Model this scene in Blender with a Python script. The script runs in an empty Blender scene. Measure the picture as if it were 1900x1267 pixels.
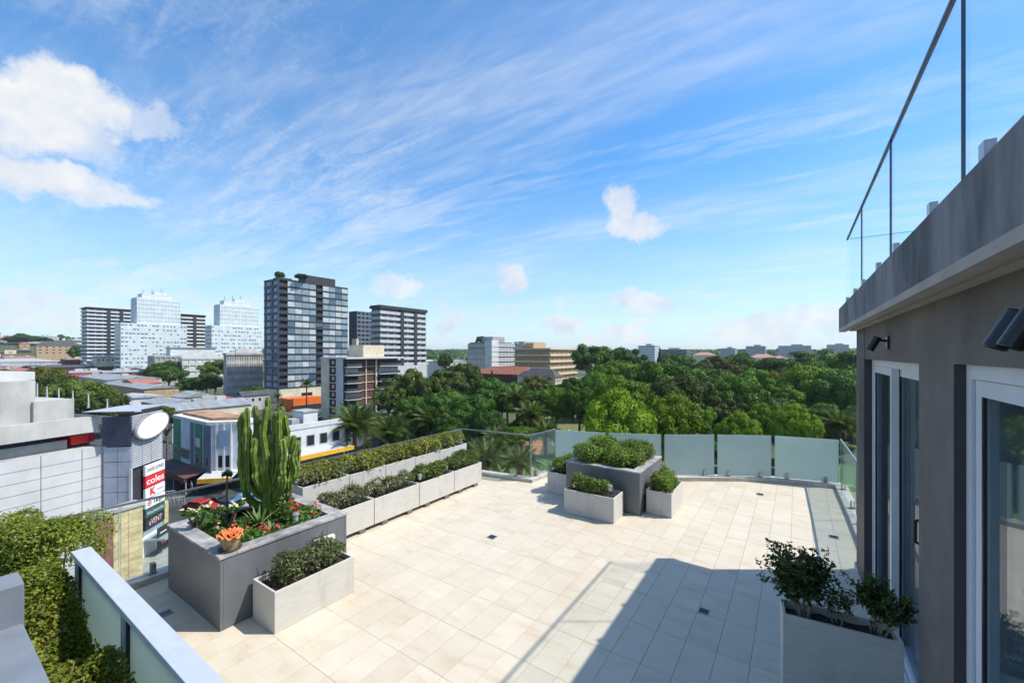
import bpy, math, random
import numpy as np
from mathutils import Vector, Matrix, Quaternion
random.seed(7)
R = math.radians
SC = bpy.context.scene
COL = SC.collection

# ------------------------------------------------------------------ camera
EYE = 2.9
HEAD = R(34.26)                     # heading of the lens, turned left of the terrace's long axis (+Y)
FPX = 776.6                         # focal length in photo pixels (photo 1900 wide)
cam_d = bpy.data.cameras.new('camera')
cam = bpy.data.objects.new('camera', cam_d)
COL.objects.link(cam)
cam.location = (0, 0, EYE)
cam.rotation_euler = (R(90), 0, HEAD)
cam_d.sensor_width = 36.0
cam_d.lens = 36.0 * FPX / 1900.0
cam_d.shift_y = (655 - 633.5) / 1900.0
cam_d.clip_start = 0.05
cam_d.clip_end = 20000
SC.camera = cam

# ------------------------------------------------------------------ world, sun, exposure
SUN_AZ, SUN_EL = R(34.2), R(53.7)   # azimuth counted from +X towards +Y
sunvec = Vector((math.cos(SUN_EL)*math.cos(SUN_AZ), math.cos(SUN_EL)*math.sin(SUN_AZ), math.sin(SUN_EL)))
sun_d = bpy.data.lights.new('sun', 'SUN')
sun_d.energy = 4.2
sun_d.angle = R(0.53)
sun_d.color = (1.0, 0.95, 0.86)
sun = bpy.data.objects.new('sun', sun_d)
sun.rotation_euler = sunvec.to_track_quat('Z', 'Y').to_euler()
sun.location = (30, 20, 60)
COL.objects.link(sun)
SC.view_settings.view_transform = 'Standard'
SC.view_settings.look = 'None'
SC.view_settings.exposure = 0.5
SC.view_settings.gamma = 1.0
SC.view_settings.use_curve_mapping = False
SC.cycles.use_denoising = True
SC.cycles.max_bounces = 8
SC.cycles.transparent_max_bounces = 16
SC.cycles.volume_bounces = 0
SC.cycles.use_adaptive_sampling = True
SC.cycles.adaptive_threshold = 0.02

world = bpy.data.worlds.new('World')
SC.world = world
world.use_nodes = True
wn, wl = world.node_tree.nodes, world.node_tree.links
wn.clear()
class NT:
    """small helper for node graphs"""
    def __init__(s, tree): s.t = tree; s.n = tree.nodes; s.l = tree.links
    def add(s, kind, **kw):
        nd = s.n.new(kind)
        for k, v in kw.items():
            if k == 'ins':
                for i, val in v.items(): s.set(nd.inputs[i], val)
            else: setattr(nd, k, v)
        return nd
    def set(s, sock, val):
        if isinstance(val, bpy.types.NodeSocket): s.l.new(val, sock)
        else: sock.default_value = val
    def math(s, op, a, b=0.0, c=0.0, clamp=False):
        nd = s.n.new('ShaderNodeMath'); nd.operation = op; nd.use_clamp = clamp
        for i, v in enumerate((a, b, c)): s.set(nd.inputs[i], v)
        return nd.outputs[0]
    def vmath(s, op, a, b=(0, 0, 0)):
        nd = s.n.new('ShaderNodeVectorMath'); nd.operation = op
        s.set(nd.inputs[0], a)
        if op == 'SCALE': s.set(nd.inputs['Scale'], b); return nd.outputs[0]
        s.set(nd.inputs[1], b)
        return nd.outputs['Value'] if op in ('DOT_PRODUCT', 'LENGTH', 'DISTANCE') else nd.outputs[0]
    def noise(s, vec, scale, detail=4, rough=0.55, dist=0.0, out=0):
        nd = s.n.new('ShaderNodeTexNoise')
        if vec is not None: s.set(nd.inputs['Vector'], vec)
        nd.inputs['Scale'].default_value = scale; nd.inputs['Detail'].default_value = detail
        nd.inputs['Roughness'].default_value = rough; nd.inputs['Distortion'].default_value = dist
        return nd.outputs[out]
    def ramp(s, fac, stops):
        nd = s.n.new('ShaderNodeValToRGB')
        s.set(nd.inputs[0], fac)
        el = nd.color_ramp.elements
        while len(el) < len(stops): el.new(0.5)
        for e, (p, c) in zip(el, stops):
            e.position = p; e.color = c if len(c) == 4 else (*c, 1)
        return nd.outputs[0]
    def mix(s, fac, a, b, blend='MIX'):
        nd = s.n.new('ShaderNodeMix'); nd.data_type = 'RGBA'; nd.blend_type = blend
        s.set(nd.inputs[0], fac)
        for i, v in ((6, a), (7, b)):
            s.set(nd.inputs[i], (*v, 1) if isinstance(v, tuple) and len(v) == 3 else v)
        return nd.outputs[2]
    def smooth(s, v, lo, hi):
        nd = s.n.new('ShaderNodeMapRange'); nd.interpolation_type = 'SMOOTHSTEP'
        s.set(nd.inputs[0], v); s.set(nd.inputs[1], lo); s.set(nd.inputs[2], hi)
        return nd.outputs[0]

def ray(px, py):
    """direction in the world of a photo pixel (used to say where in the sky a cloud stands)"""
    f = Vector((-math.sin(HEAD), math.cos(HEAD), 0)); r = Vector((math.cos(HEAD), math.sin(HEAD), 0))
    return (f + r*((px-950)/FPX) + Vector((0, 0, 1))*((655-py)/FPX)).normalized()

def build_sky():
    g = NT(world.node_tree)
    sky = g.add('ShaderNodeTexSky', sky_type='NISHITA', sun_disc=False, sun_elevation=SUN_EL,
                sun_rotation=R(90)-SUN_AZ, altitude=50, air_density=1.0, dust_density=0.6, ozone_density=2.5)
    hs = g.add('ShaderNodeHueSaturation', ins={'Saturation': 1.36, 'Value': 1.0, 'Color': sky.outputs[0]})
    co = g.add('ShaderNodeTexCoord')
    d = g.vmath('NORMALIZE', co.outputs['Generated'])
    sep = g.add('ShaderNodeSeparateXYZ', ins={0: d})
    up = sep.outputs[2]
    # plane of high cirrus: direction divided by its rise
    k = g.math('MAXIMUM', up, 0.03)
    k = g.math('ADD', k, 0.08)
    pl = g.add('ShaderNodeCombineXYZ', ins={0: g.math('DIVIDE', sep.outputs[0], k), 1: g.math('DIVIDE', sep.outputs[1], k), 2: 0.0}).outputs[0]
    rot = g.add('ShaderNodeMapping', ins={0: pl, 2: (0, 0, R(-62)), 3: (0.32, 1.5, 1)}).outputs[0]
    big = g.noise(pl, 0.42, 2, 0.5)
    streak = g.noise(rot, 1.5, 6, 0.64, 0.9)
    fine = g.noise(g.add('ShaderNodeMapping', ins={0: pl, 2: (0, 0, R(-50)), 3: (0.5, 2.2, 1)}).outputs[0], 5.0, 5, 0.66, 0.6)
    m = g.math('ADD', g.math('MULTIPLY', streak, 0.62), g.math('MULTIPLY', fine, 0.38))
    m = g.math('ADD', m, g.math('MULTIPLY', g.math('SUBTRACT', big, 0.5), 0.55))
    cir = g.smooth(m, 0.43, 0.80)
    ripple = g.noise(pl, 26.0, 2, 0.6, 1.2)
    rip = g.math('MULTIPLY', g.smooth(ripple, 0.42, 0.68), g.smooth(big, 0.45, 0.62))
    cir = g.math('ADD', g.math('MULTIPLY', cir, 0.95), g.math('MULTIPLY', rip, 0.13), clamp=True)
    # low veil of white towards the horizon
    veil = g.smooth(up, 0.42, 0.0)
    veil = g.math('MULTIPLY', veil, 0.62)
    # wide soft veil of thin cloud
    wide = g.smooth(g.noise(g.add('ShaderNodeMapping', ins={0: pl, 1: (3.1, 1.7, 0), 2: (0, 0, R(-62)), 3: (0.5, 1.3, 1)}).outputs[0], 0.8, 5, 0.62, 0.5), 0.36, 0.74)
    wide = g.math('MULTIPLY', wide, g.math('ADD', 0.25, g.math('MULTIPLY', g.smooth(g.math('ADD', g.math('MULTIPLY', fine, 0.6), g.math('MULTIPLY', streak, 0.4)), 0.34, 0.66), 0.75)))
    cir = g.math('MAXIMUM', cir, g.math('MULTIPLY', wide, 0.72))
    # cumulus: a band of small puffs low over the horizon plus a few bigger heaps
    warp = g.noise(d, 10.0, 6, 0.66, 0.0, out=1)
    dw = g.vmath('ADD', d, g.vmath('SCALE', g.vmath('SUBTRACT', warp, (0.5, 0.5, 0.5)), 0.13))
    heaps = None
    side = Vector((math.cos(HEAD), math.sin(HEAD), 0))
    for px, py, rx, ry, amt in CLOUDS:
        c = ray(px, py)
        t = Vector((0, 0, 1)).cross(c).normalized(); b = c.cross(t).normalized()
        sc = FPX/ c.dot(Vector((-math.sin(HEAD), math.cos(HEAD), 0)))  # photo pixels to radians, roughly
        a = g.math('MULTIPLY', g.vmath('DOT_PRODUCT', dw, tuple(t)), sc/rx)
        e = g.math('MULTIPLY', g.vmath('DOT_PRODUCT', g.vmath('SUBTRACT', dw, tuple(c)), tuple(b)), sc/ry)
        q = g.math('ADD', g.math('MULTIPLY', a, a), g.math('MULTIPLY', e, e))
        front = g.math('GREATER_THAN', g.vmath('DOT_PRODUCT', d, tuple(c)), 0.0)
        v = g.math('MULTIPLY', g.math('MULTIPLY', g.smooth(q, 1.15, 0.25), amt), front)
        heaps = v if heaps is None else g.math('MAXIMUM', heaps, v)
    band = g.math('MULTIPLY', g.smooth(up, 0.0, 0.03), g.smooth(up, 0.17, 0.05))
    dz = g.add('ShaderNodeMapping', ins={0: d, 3: (1, 1, 2.6)}).outputs[0]
    puffs = g.smooth(g.noise(dz, 10.0, 5, 0.6, 0.0), 0.50, 0.66)
    puffs = g.math('MULTIPLY', puffs, g.math('MULTIPLY', band, 0.85))
    heaps = g.math('MAXIMUM', heaps, puffs)
    shade = g.noise(g.vmath('ADD', d, (0, 0, 0.03)), 13.0, 3, 0.6)
    cumcol = g.ramp(shade, [(0.36, (3.3, 3.7, 4.3)), (0.62, (4.5, 4.5, 4.5))])
    c0 = g.mix(0.10, g.vmath('MULTIPLY', hs.outputs[0], (0.84, 1.04, 1.06)), (3.0, 3.9, 4.9))
    c1 = g.mix(veil, c0, (3.1, 3.9, 4.75))
    c2 = g.mix(g.math('MULTIPLY', cir, 0.60), c1, (4.45, 4.6, 4.75))
    c3 = g.mix(heaps, c2, cumcol)
    bg = g.add('ShaderNodeBackground', ins={0: c3, 1: 0.15})
    out = g.add('ShaderNodeOutputWorld', ins={0: bg.outputs[0]})

# heaped clouds of the photograph: where in the sky, half width, half height, density
CLOUDS = [(-10, 195, 175, 78, 1.0), (110, 175, 95, 65, 1.0), (240, 212, 95, 30, 0.5), (10, 318, 170, 50, 0.95), (160, 345, 100, 36, 0.8),
          (1150, 385, 36, 48, 0.95), (1170, 425, 65, 26, 0.85), (952, 515, 34, 24, 0.9), (735, 532, 48, 28, 0.7), (1190, 560, 55, 26, 0.8),
          (1050, 605, 50, 24, 0.9), (1420, 610, 95, 30, 0.75), (1545, 590, 75, 32, 0.7), (60, 585, 210, 36, 0.62)]
build_sky()
world.cycles.sampling_method = 'MANUAL'
world.cycles.sample_map_resolution = 256

# ------------------------------------------------------------------ materials
MATS = {}
def mat(name, col, rough=0.7, var=0.10, vscale=3.0, bump=0.0, bscale=40.0, metal=0.0, spec=0.5, col2=None, stretch=None, detail=5, objrand=0.0, stain=None):
    if name in MATS: return MATS[name]
    m = bpy.data.materials.new(name); m.use_nodes = True
    g = NT(m.node_tree); g.n.clear()
    out = g.add('ShaderNodeOutputMaterial'); p = g.add('ShaderNodeBsdfPrincipled')
    pos = g.add('ShaderNodeNewGeometry').outputs['Position']
    if stretch: pos = g.add('ShaderNodeMapping', ins={0: pos, 3: stretch}).outputs[0]
    n = g.noise(pos, vscale, detail, 0.6)
    c2 = col2 if col2 else tuple(min(1, c*(1+2.2*var)) for c in col)
    c1 = tuple(c*(1-2.2*var) for c in col) if not col2 else col
    c = g.ramp(n, [(0.3, c1), (0.7, c2)])
    if stain:
        sc_, ss_, sv_, sa_ = stain
        n2 = g.noise(g.add('ShaderNodeMapping', ins={0: g.add('ShaderNodeNewGeometry').outputs['Position'], 3: ss_}).outputs[0], sv_, 7, 0.66)
        c = g.mix(g.math('MULTIPLY', g.smooth(n2, 0.50, 0.74), sa_), c, sc_)
    if objrand:
        oi = g.add('ShaderNodeObjectInfo')
        f = g.math('ADD', g.math('MULTIPLY', oi.outputs['Random'], 2*objrand), 1-objrand)
        c = g.vmath('SCALE', c, f)
    g.set(p.inputs['Base Color'], c)
    p.inputs['Roughness'].default_value = rough; p.inputs['Metallic'].default_value = metal
    p.inputs['Specular IOR Level'].default_value = spec
    if bump:
        b = g.add('ShaderNodeBump', ins={'Strength': bump, 'Distance': 0.01, 'Height': g.noise(pos, bscale, 4, 0.6)})
        g.l.new(b.outputs[0], p.inputs['Normal'])
    g.l.new(p.outputs[0], out.inputs[0])
    MATS[name] = m
    return m

def leafmat(name, col, col2, trans=0.35, rough=0.5, vscale=2.0, objrand=0.2, spec=0.35, isl_=0.5):
    if name in MATS: return MATS[name]
    m = bpy.data.materials.new(name); m.use_nodes = True
    g = NT(m.node_tree); g.n.clear()
    out = g.add('ShaderNodeOutputMaterial')
    geo = g.add('ShaderNodeNewGeometry')
    isl = geo.outputs['Random Per Island']
    n = g.noise(geo.outputs['Position'], vscale, 3, 0.6)
    f = g.math('ADD', g.math('MULTIPLY', isl, isl_), g.math('MULTIPLY', n, 1.05-isl_), clamp=True)
    c = g.ramp(f, [(0.22, col), (0.8, col2)])
    oi = g.add('ShaderNodeObjectInfo')
    c = g.vmath('SCALE', c, g.math('ADD', g.math('MULTIPLY', oi.outputs['Random'], 2*objrand), 1-objrand))
    p = g.add('ShaderNodeBsdfPrincipled', ins={'Base Color': c, 'Roughness': rough, 'Specular IOR Level': spec})
    t = g.add('ShaderNodeBsdfTranslucent', ins={'Color': g.vmath('MULTIPLY', c, (1.15, 1.25, 0.6))})
    mx = g.add('ShaderNodeMixShader', ins={0: trans, 1: p.outputs[0], 2: t.outputs[0]})
    g.l.new(mx.outputs[0], out.inputs[0])
    MATS[name] = m
    return m

def glassmat(name, tint=(0.86, 0.95, 0.92), gloss=0.6, rough=0.02):
    """thin clear pane: lets light and shadow rays through, mirrors the sky at a slant"""
    if name in MATS: return MATS[name]
    m = bpy.data.materials.new(name); m.use_nodes = True
    g = NT(m.node_tree); g.n.clear()
    out = g.add('ShaderNodeOutputMaterial')
    fr = g.add('ShaderNodeFresnel', ins={0: 1.45})
    t = g.add('ShaderNodeBsdfTransparent', ins={0: (*tint, 1)})
    gl = g.add('ShaderNodeBsdfGlossy', ins={0: (1, 1, 1, 1), 1: rough})
    mx = g.add('ShaderNodeMixShader', ins={0: g.math('MULTIPLY', fr.outputs[0], gloss), 1: t.outputs[0], 2: gl.outputs[0]})
    g.l.new(mx.outputs[0], out.inputs[0])
    MATS[name] = m
    return m

def frostmat(name, col=(0.60, 0.74, 0.70), through=0.12):
    if name in MATS: return MATS[name]
    m = bpy.data.materials.new(name); m.use_nodes = True
    g = NT(m.node_tree); g.n.clear()
    out = g.add('ShaderNodeOutputMaterial')
    pos = g.add('ShaderNodeNewGeometry').outputs['Position']
    n = g.noise(pos, 2.2, 4, 0.55)
    c = g.mix(n, tuple(x*0.9 for x in col), tuple(min(1, x*1.08) for x in col))
    d = g.add('ShaderNodeBsdfPrincipled', ins={'Base Color': c, 'Roughness': 0.35})
    t = g.add('ShaderNodeBsdfTranslucent', ins={0: c})
    a = g.add('ShaderNodeMixShader', ins={0: 0.45, 1: d.outputs[0], 2: t.outputs[0]})
    tr = g.add('ShaderNodeBsdfTransparent', ins={0: (0.8, 0.92, 0.88, 1)})
    b = g.add('ShaderNodeMixShader', ins={0: through, 1: a.outputs[0], 2: tr.outputs[0]})
    g.l.new(b.outputs[0], out.inputs[0])
    MATS[name] = m
    return m

# ------------------------------------------------------------------ mesh helpers
class MB:
    def __init__(s): s.v = []; s.f = []
    def box(s, x0, x1, y0, y1, z0, z1, M=None):
        b = len(s.v)
        p = [Vector((x, y, z)) for z in (z0, z1) for y in (y0, y1) for x in (x0, x1)]
        if M is not None: p = [M @ q for q in p]
        s.v += [tuple(q) for q in p]
        s.f += [tuple(b+i for i in q) for q in ((0, 2, 3, 1), (4, 5, 7, 6), (0, 1, 5, 4), (1, 3, 7, 5), (3, 2, 6, 7), (2, 0, 4, 6))]
        return s
    def prism(s, poly, z0, z1):
        b = len(s.v); n = len(poly)
        a = sum(poly[i][0]*poly[(i+1) % n][1]-poly[(i+1) % n][0]*poly[i][1] for i in range(n))
        if a < 0: poly = poly[::-1]
        f0 = (lambda p: z0(p)) if callable(z0) else (lambda p: z0)
        f1 = (lambda p: z1(p)) if callable(z1) else (lambda p: z1)
        s.v += [(p[0], p[1], f0(p)) for p in poly] + [(p[0], p[1], f1(p)) for p in poly]
        s.f += [tuple(range(b+n-1, b-1, -1)), tuple(range(b+n, b+2*n))]
        s.f += [(b+i, b+(i+1) % n, b+n+(i+1) % n, b+n+i) for i in range(n)]
        return s
    def quad(s, *p):
        b = len(s.v); s.v += [tuple(q) for q in p]; s.f.append(tuple(range(b, b+len(p)))); return s
    def tube(s, path, rad, seg=8, cap=True):
        """tapered tube through the points; rad a number or one per point"""
        path = [Vector(p) for p in path]; n = len(path); b = len(s.v)
        if not hasattr(rad, '__len__'): rad = [rad]*n
        ref = None
        for i, p in enumerate(path):
            d = (path[min(i+1, n-1)] - path[max(i-1, 0)]).normalized()
            if ref is None: ref = d.orthogonal().normalized()
            u = (ref - d*ref.dot(d)).normalized(); ref = u; w = d.cross(u)
            for k in range(seg):
                a = 2*math.pi*k/seg
                s.v.append(tuple(p + (u*math.cos(a) + w*math.sin(a))*rad[i]))
        for i in range(n-1):
            for k in range(seg):
                k2 = (k+1) % seg
                s.f.append((b+i*seg+k, b+i*seg+k2, b+(i+1)*seg+k2, b+(i+1)*seg+k))
        if cap:
            s.f.append(tuple(b+k for k in range(seg-1, -1, -1))); s.f.append(tuple(b+(n-1)*seg+k for k in range(seg)))
        return s
    def lathe(s, prof, c=(0, 0, 0), seg=20):
        b = len(s.v); n = len(prof)
        for r, z in prof:
            for k in range(seg):
                a = 2*math.pi*k/seg; s.v.append((c[0]+r*math.cos(a), c[1]+r*math.sin(a), c[2]+z))
        for i in range(n-1):
            for k in range(seg):
                k2 = (k+1) % seg; s.f.append((b+i*seg+k, b+i*seg+k2, b+(i+1)*seg+k2, b+(i+1)*seg+k))
        return s
    def mesh(s, name, m=None, smooth=False):
        me = bpy.data.meshes.new(name); me.from_pydata(s.v, [], s.f); me.update()
        if m: me.materials.append(m)
        if smooth: me.polygons.foreach_set('use_smooth', [True]*len(me.polygons))
        return me
    def build(s, name, m, parent=None, smooth=False, bevel=0.0):
        o = link(name, s.mesh(name, m, smooth), parent)
        if bevel:
            bv = o.modifiers.new('bevel', 'BEVEL'); bv.width = bevel; bv.segments = 2; bv.limit_method = 'ANGLE'
        return o

def link(name, data, parent=None, loc=None, rot=None, scale=None):
    o = bpy.data.objects.new(name, data); COL.objects.link(o)
    if parent is not None: o.parent = parent
    if loc is not None: o.location = loc
    if rot is not None: o.rotation_euler = rot
    if scale is not None: o.scale = scale
    return o
def tag(o, label, cat, group=None):
    o['label'] = label; o['category'] = cat
    if group: o['group'] = group
    return o
def thing(name, label, cat, loc=(0, 0, 0), rz=0, group=None):
    o = link(name, None, None, loc, (0, 0, rz)); o.empty_display_size = 0.2
    return tag(o, label, cat, group)
def struct(o): o['kind'] = 'structure'; return o
def stuff(o): o['kind'] = 'stuff'; return o
KIDS = {}
def dup(root, loc=None, rz=None, label=None, group=None, scale=None):
    r = root.copy(); COL.objects.link(r)
    if loc is not None: r.location = loc
    if rz is not None: r.rotation_euler = (0, 0, rz)
    if scale is not None: r.scale = scale
    if label: r['label'] = label
    if group: r['group'] = group
    for ch in root.children:
        c = ch.copy(); COL.objects.link(c); c.parent = r
        for gch in ch.children:
            d = gch.copy(); COL.objects.link(d); d.parent = c
    return r

def np_mesh(name, V, nper, m, smooth=False, normals=None):
    """mesh of many separate faces: V has shape (count, nper, 3)"""
    V = np.ascontiguousarray(V, dtype=np.float32); n = V.shape[0]
    me = bpy.data.meshes.new(name)
    me.vertices.add(n*nper); me.vertices.foreach_set('co', V.ravel())
    me.loops.add(n*nper); me.loops.foreach_set('vertex_index', np.arange(n*nper, dtype=np.int32))
    me.polygons.add(n)
    me.polygons.foreach_set('loop_start', np.arange(0, n*nper, nper, dtype=np.int32))
    me.polygons.foreach_set('loop_total', np.full(n, nper, dtype=np.int32))
    if m: me.materials.append(m)
    me.update(calc_edges=True)
    return me

def leaves(C, N, size, rng, aspect=0.5, jit=0.7, cup=0.15):
    """a kite-shaped leaf at each centre C, facing roughly along N; returns (n,4,3)"""
    n = len(C)
    N = N + rng.normal(0, jit, (n, 3)); N /= np.linalg.norm(N, axis=1, keepdims=True)+1e-9
    T = rng.normal(0, 1, (n, 3)); T -= N*np.sum(T*N, axis=1, keepdims=True); T /= np.linalg.norm(T, axis=1, keepdims=True)+1e-9
    B = np.cross(N, T)
    L = (size*rng.uniform(0.65, 1.3, n))[:, None]
    a = C - T*L*0.5; b = C + B*L*aspect*0.5 + N*L*cup; c = C + T*L*0.5; d = C - B*L*aspect*0.5 + N*L*cup
    return np.stack([a, b, c, d], axis=1)

# pixel column and depth to a place on the ground plan; pixel row and depth to a height
_s, _c = math.sin(HEAD), math.cos(HEAD)
def W(px, d):
    l = (px-950)/FPX*d
    return (-_s*d+_c*l, _c*d+_s*l)
def Z(py, d): return EYE-(py-655)/FPX*d
def colX(px, X): return X/(-_s+_c*(px-950)/FPX)      # depth where a pixel column meets a plane of constant X
def colY(px, Y): return Y/(_c+_s*(px-950)/FPX)
GROUND = -18.0
HAZE = 0.00010
# ================================================================== the terrace
M_tile = None
def tile_material():
    m = bpy.data.materials.new('cream_stone_tile'); m.use_nodes = True
    g = NT(m.node_tree); g.n.clear()
    out = g.add('ShaderNodeOutputMaterial'); p = g.add('ShaderNodeBsdfPrincipled')
    pos = g.add('ShaderNodeNewGeometry').outputs['Position']
    sep = g.add('ShaderNodeSeparateXYZ', ins={0: pos})
    ix = g.math('FLOOR', g.math('DIVIDE', g.math('SUBTRACT', sep.outputs[0], TX0), TPX))
    iy = g.math('FLOOR', g.math('DIVIDE', g.math('SUBTRACT', sep.outputs[1], TY0), TPY))
    wh = g.add('ShaderNodeTexWhiteNoise', noise_dimensions='2D', ins={0: g.add('ShaderNodeCombineXYZ', ins={0: ix, 1: iy, 2: 0.0}).outputs[0]})
    rnd = wh.outputs['Value']
    sh = g.vmath('ADD', pos, g.vmath('SCALE', wh.outputs['Color'], 30.0))      # every tile cut from another bit of stone
    st = g.add('ShaderNodeMapping', ins={0: sh, 2: (0, 0, R(25)), 3: (1.0, 3.2, 1)}).outputs[0]
    n1 = g.noise(st, 1.6, 6, 0.6, 0.6); n2 = g.noise(st, 9.0, 5, 0.65, 0.3)
    big = g.noise(pos, 0.55, 4, 0.6)
    base = g.ramp(n1, [(0.28, (0.505, 0.41, 0.30)), (0.45, (0.555, 0.485, 0.38)), (0.70, (0.58, 0.525, 0.43))])
    vein = g.smooth(g.math('ABSOLUTE', g.math('SUBTRACT', n2, 0.5)), 0.02, 0.0)
    c = g.mix(g.math('MULTIPLY', vein, 0.12), base, (0.42, 0.30, 0.20))
    c = g.mix(g.math('MULTIPLY', g.smooth(big, 0.50, 0.72), 0.34), c, (0.44, 0.36, 0.25))      # old water marks
    spots = g.noise(pos, 7.0, 6, 0.7, 0.4)
    c = g.mix(g.math('MULTIPLY', g.smooth(spots, 0.58, 0.72), 0.22), c, (0.40, 0.33, 0.245))
    c = g.vmath('SCALE', c, g.math('ADD', g.math('MULTIPLY', rnd, 0.07), 0.955))
    g.set(p.inputs['Base Color'], c)
    g.set(p.inputs['Roughness'], g.math('ADD', g.math('MULTIPLY', n2, 0.2), 0.42))
    p.inputs['Specular IOR Level'].default_value = 0.35
    b = g.add('ShaderNodeBump', ins={'Strength': 0.12, 'Distance': 0.004, 'Height': g.noise(pos, 60, 5, 0.6)})
    g.l.new(b.outputs[0], p.inputs['Normal'])
    g.l.new(p.outputs[0], out.inputs[0])
    return m
TPX, TPY, TX0, TY0 = 0.2838, 0.576, -0.361-30*0.2838, 2.75-8*0.576
M_tile = tile_material()
M_grout = mat('grey_grout', (0.22, 0.185, 0.14), 0.9, 0.0, 1.2, col2=(0.38, 0.33, 0.25))
M_kerb = mat('pale_kerb_stone', (0.44, 0.41, 0.36), 0.6, 0.10, 8, 0.15, 60)
M_white = mat('white_washed_concrete', (0.52, 0.50, 0.46), 0.75, 0.035, 6, 0.12, 70, stretch=(1.0, 1.0, 8), stain=((0.36, 0.33, 0.27), (3, 3, 0.8), 2.2, 0.45))
M_dark = mat('grey_painted_panel', (0.128, 0.135, 0.15), 0.42, 0.05, 2.5, 0.05, 80, stain=((0.19, 0.185, 0.18), (4, 4, 0.6), 2.0, 0.35))
M_cap = mat('weathered_grey_timber', (0.30, 0.285, 0.28), 0.75, 0.22, 7, 0.3, 60, stretch=(1, 1, 1))
M_soil = mat('dark_soil', (0.035, 0.026, 0.020), 0.95, 0.3, 30, 0.8, 60)
M_glass = glassmat('clear_balustrade_glass', (0.92, 0.965, 0.95), 0.45)
M_gedge = mat('green_glass_edge', (0.28, 0.42, 0.40), 0.15, 0.05)
M_frost = frostmat('frosted_balustrade_glass', (0.60, 0.70, 0.66))
M_steel = mat('brushed_steel', (0.36, 0.36, 0.37), 0.32, 0.05, 20, metal=0.9)
M_alu = mat('pale_aluminium', (0.52, 0.55, 0.60), 0.35, 0.03, 10, metal=0.25)
M_render = mat('taupe_render', (0.150, 0.134, 0.122), 0.9, 0.12, 2.0, 0.8, 140, stain=((0.095, 0.088, 0.085), (2, 2, 0.5), 1.4, 0.6))
M_fascia = mat('stained_grey_fascia', (0.055, 0.060, 0.070), 0.85, 0.0, 3.4, 0.5, 90, stretch=(1, 1.0, 0.40), col2=(0.25, 0.255, 0.27), detail=9)
M_soffit = mat('soffit_render', (0.34, 0.32, 0.29), 0.9, 0.06, 3, 0.2, 60)
M_darkwall = mat('dark_brown_paint', (0.045, 0.040, 0.045), 0.6, 0.08)
M_winframe = mat('white_window_frame', (0.62, 0.65, 0.70), 0.35, 0.03)
M_black = mat('black_lamp_paint', (0.012, 0.012, 0.014), 0.35, 0.05)
M_room = mat('dim_room_wall', (0.5, 0.5, 0.5), 0.9, 0.05)
M_curtain = mat('olive_curtain_cloth', (0.66, 0.60, 0.44), 0.9, 0.08, 8)
M_doorglass = glassmat('door_glass', (0.80, 0.86, 0.88), 0.45)

# line of the glass round the terrace
GL = [(-6.86, -1.6), (-6.80, 7.79), (-4.99, 8.08), (-4.89, 9.05), (-3.68, 9.37), (-2.55, 9.90), (-1.545, 10.58), (-0.455, 11.18), (0.778, 11.44), (0.85, 9.36), (0.90, 7.25)]
floor_poly = [(0.9, -1.6)] + GL
slab = struct(MB().prism(floor_poly, -0.35, -0.010).build('terrace_floor', M_grout))
base_b = struct(MB().prism([(p[0]*0.985-0.05, p[1]*0.985) for p in floor_poly] , GROUND-0.2, -0.352).build('terrace_building_base', mat('base_render', (0.35, 0.33, 0.30), 0.9, 0.1, 2)))

def clip_rect(poly, x0, x1, y0, y1):
    for axis, val, keep in ((0, x0, 1), (0, x1, -1), (1, y0, 1), (1, y1, -1)):
        out = []
        for i in range(len(poly)):
            a, b = poly[i], poly[(i+1) % len(poly)]
            da, db = (a[axis]-val)*keep, (b[axis]-val)*keep
            if da >= 0: out.append(a)
            if (da >= 0) != (db >= 0):
                t = da/(da-db); out.append((a[0]+(b[0]-a[0])*t, a[1]+(b[1]-a[1])*t))
        poly = out
        if len(poly) < 3: return []
    return poly
tiles = []
for i in range(0, 40):
    for j in range(0, 30):
        x0 = TX0+i*TPX; y0 = TY0+j*TPY
        g = 0.0017
        pl = clip_rect(floor_poly, x0+g, x0+TPX-g, y0+g, y0+TPY-g)
        if len(pl) < 3: continue
        area = abs(sum(pl[k][0]*pl[(k+1) % len(pl)][1]-pl[(k+1) % len(pl)][0]*pl[k][1] for k in range(len(pl))))/2
        if area < 0.004: continue
        cx, cy = x0+TPX/2, y0+TPY/2
        d = -_s*cx+_c*cy
        l = _c*cx+_s*cy
        vis = d > 0.5 and abs(l/d) < 1.35 and EYE/d*FPX < 660 and not (-6.4 < cx < -4.96 and 1.9 < cy < 3.4) and cx < 0.66 or (cy > 7.2 and cx > 0.5)
        if cx < -6.3: vis = False
        tiles.append((0 if vis else 1, d if d > 0 else 99, x0, y0, area > TPX*TPY*0.97, pl))
tiles.sort(key=lambda t: (t[0], t[1]))
tile_me = MB().box(0.0017, TPX-0.0017, 0.0017, TPY-0.0017, -0.009, 0).mesh('floor_tile', M_tile)
rest = MB(); nt = 0
for v, d, x0, y0, full, pl in tiles:
    lift = random.uniform(-0.0006, 0.0006)
    if v == 0 and nt < 300:
        nt += 1
        if full: link('floor_tile', tile_me, slab, (x0, y0, lift))
        else: MB().prism(pl, -0.009, lift).build('floor_tile', M_tile, slab)
    else: rest.prism(pl, -0.009, lift)
stuff(rest.build('outer_floor_tiles', M_tile, slab))

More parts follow.
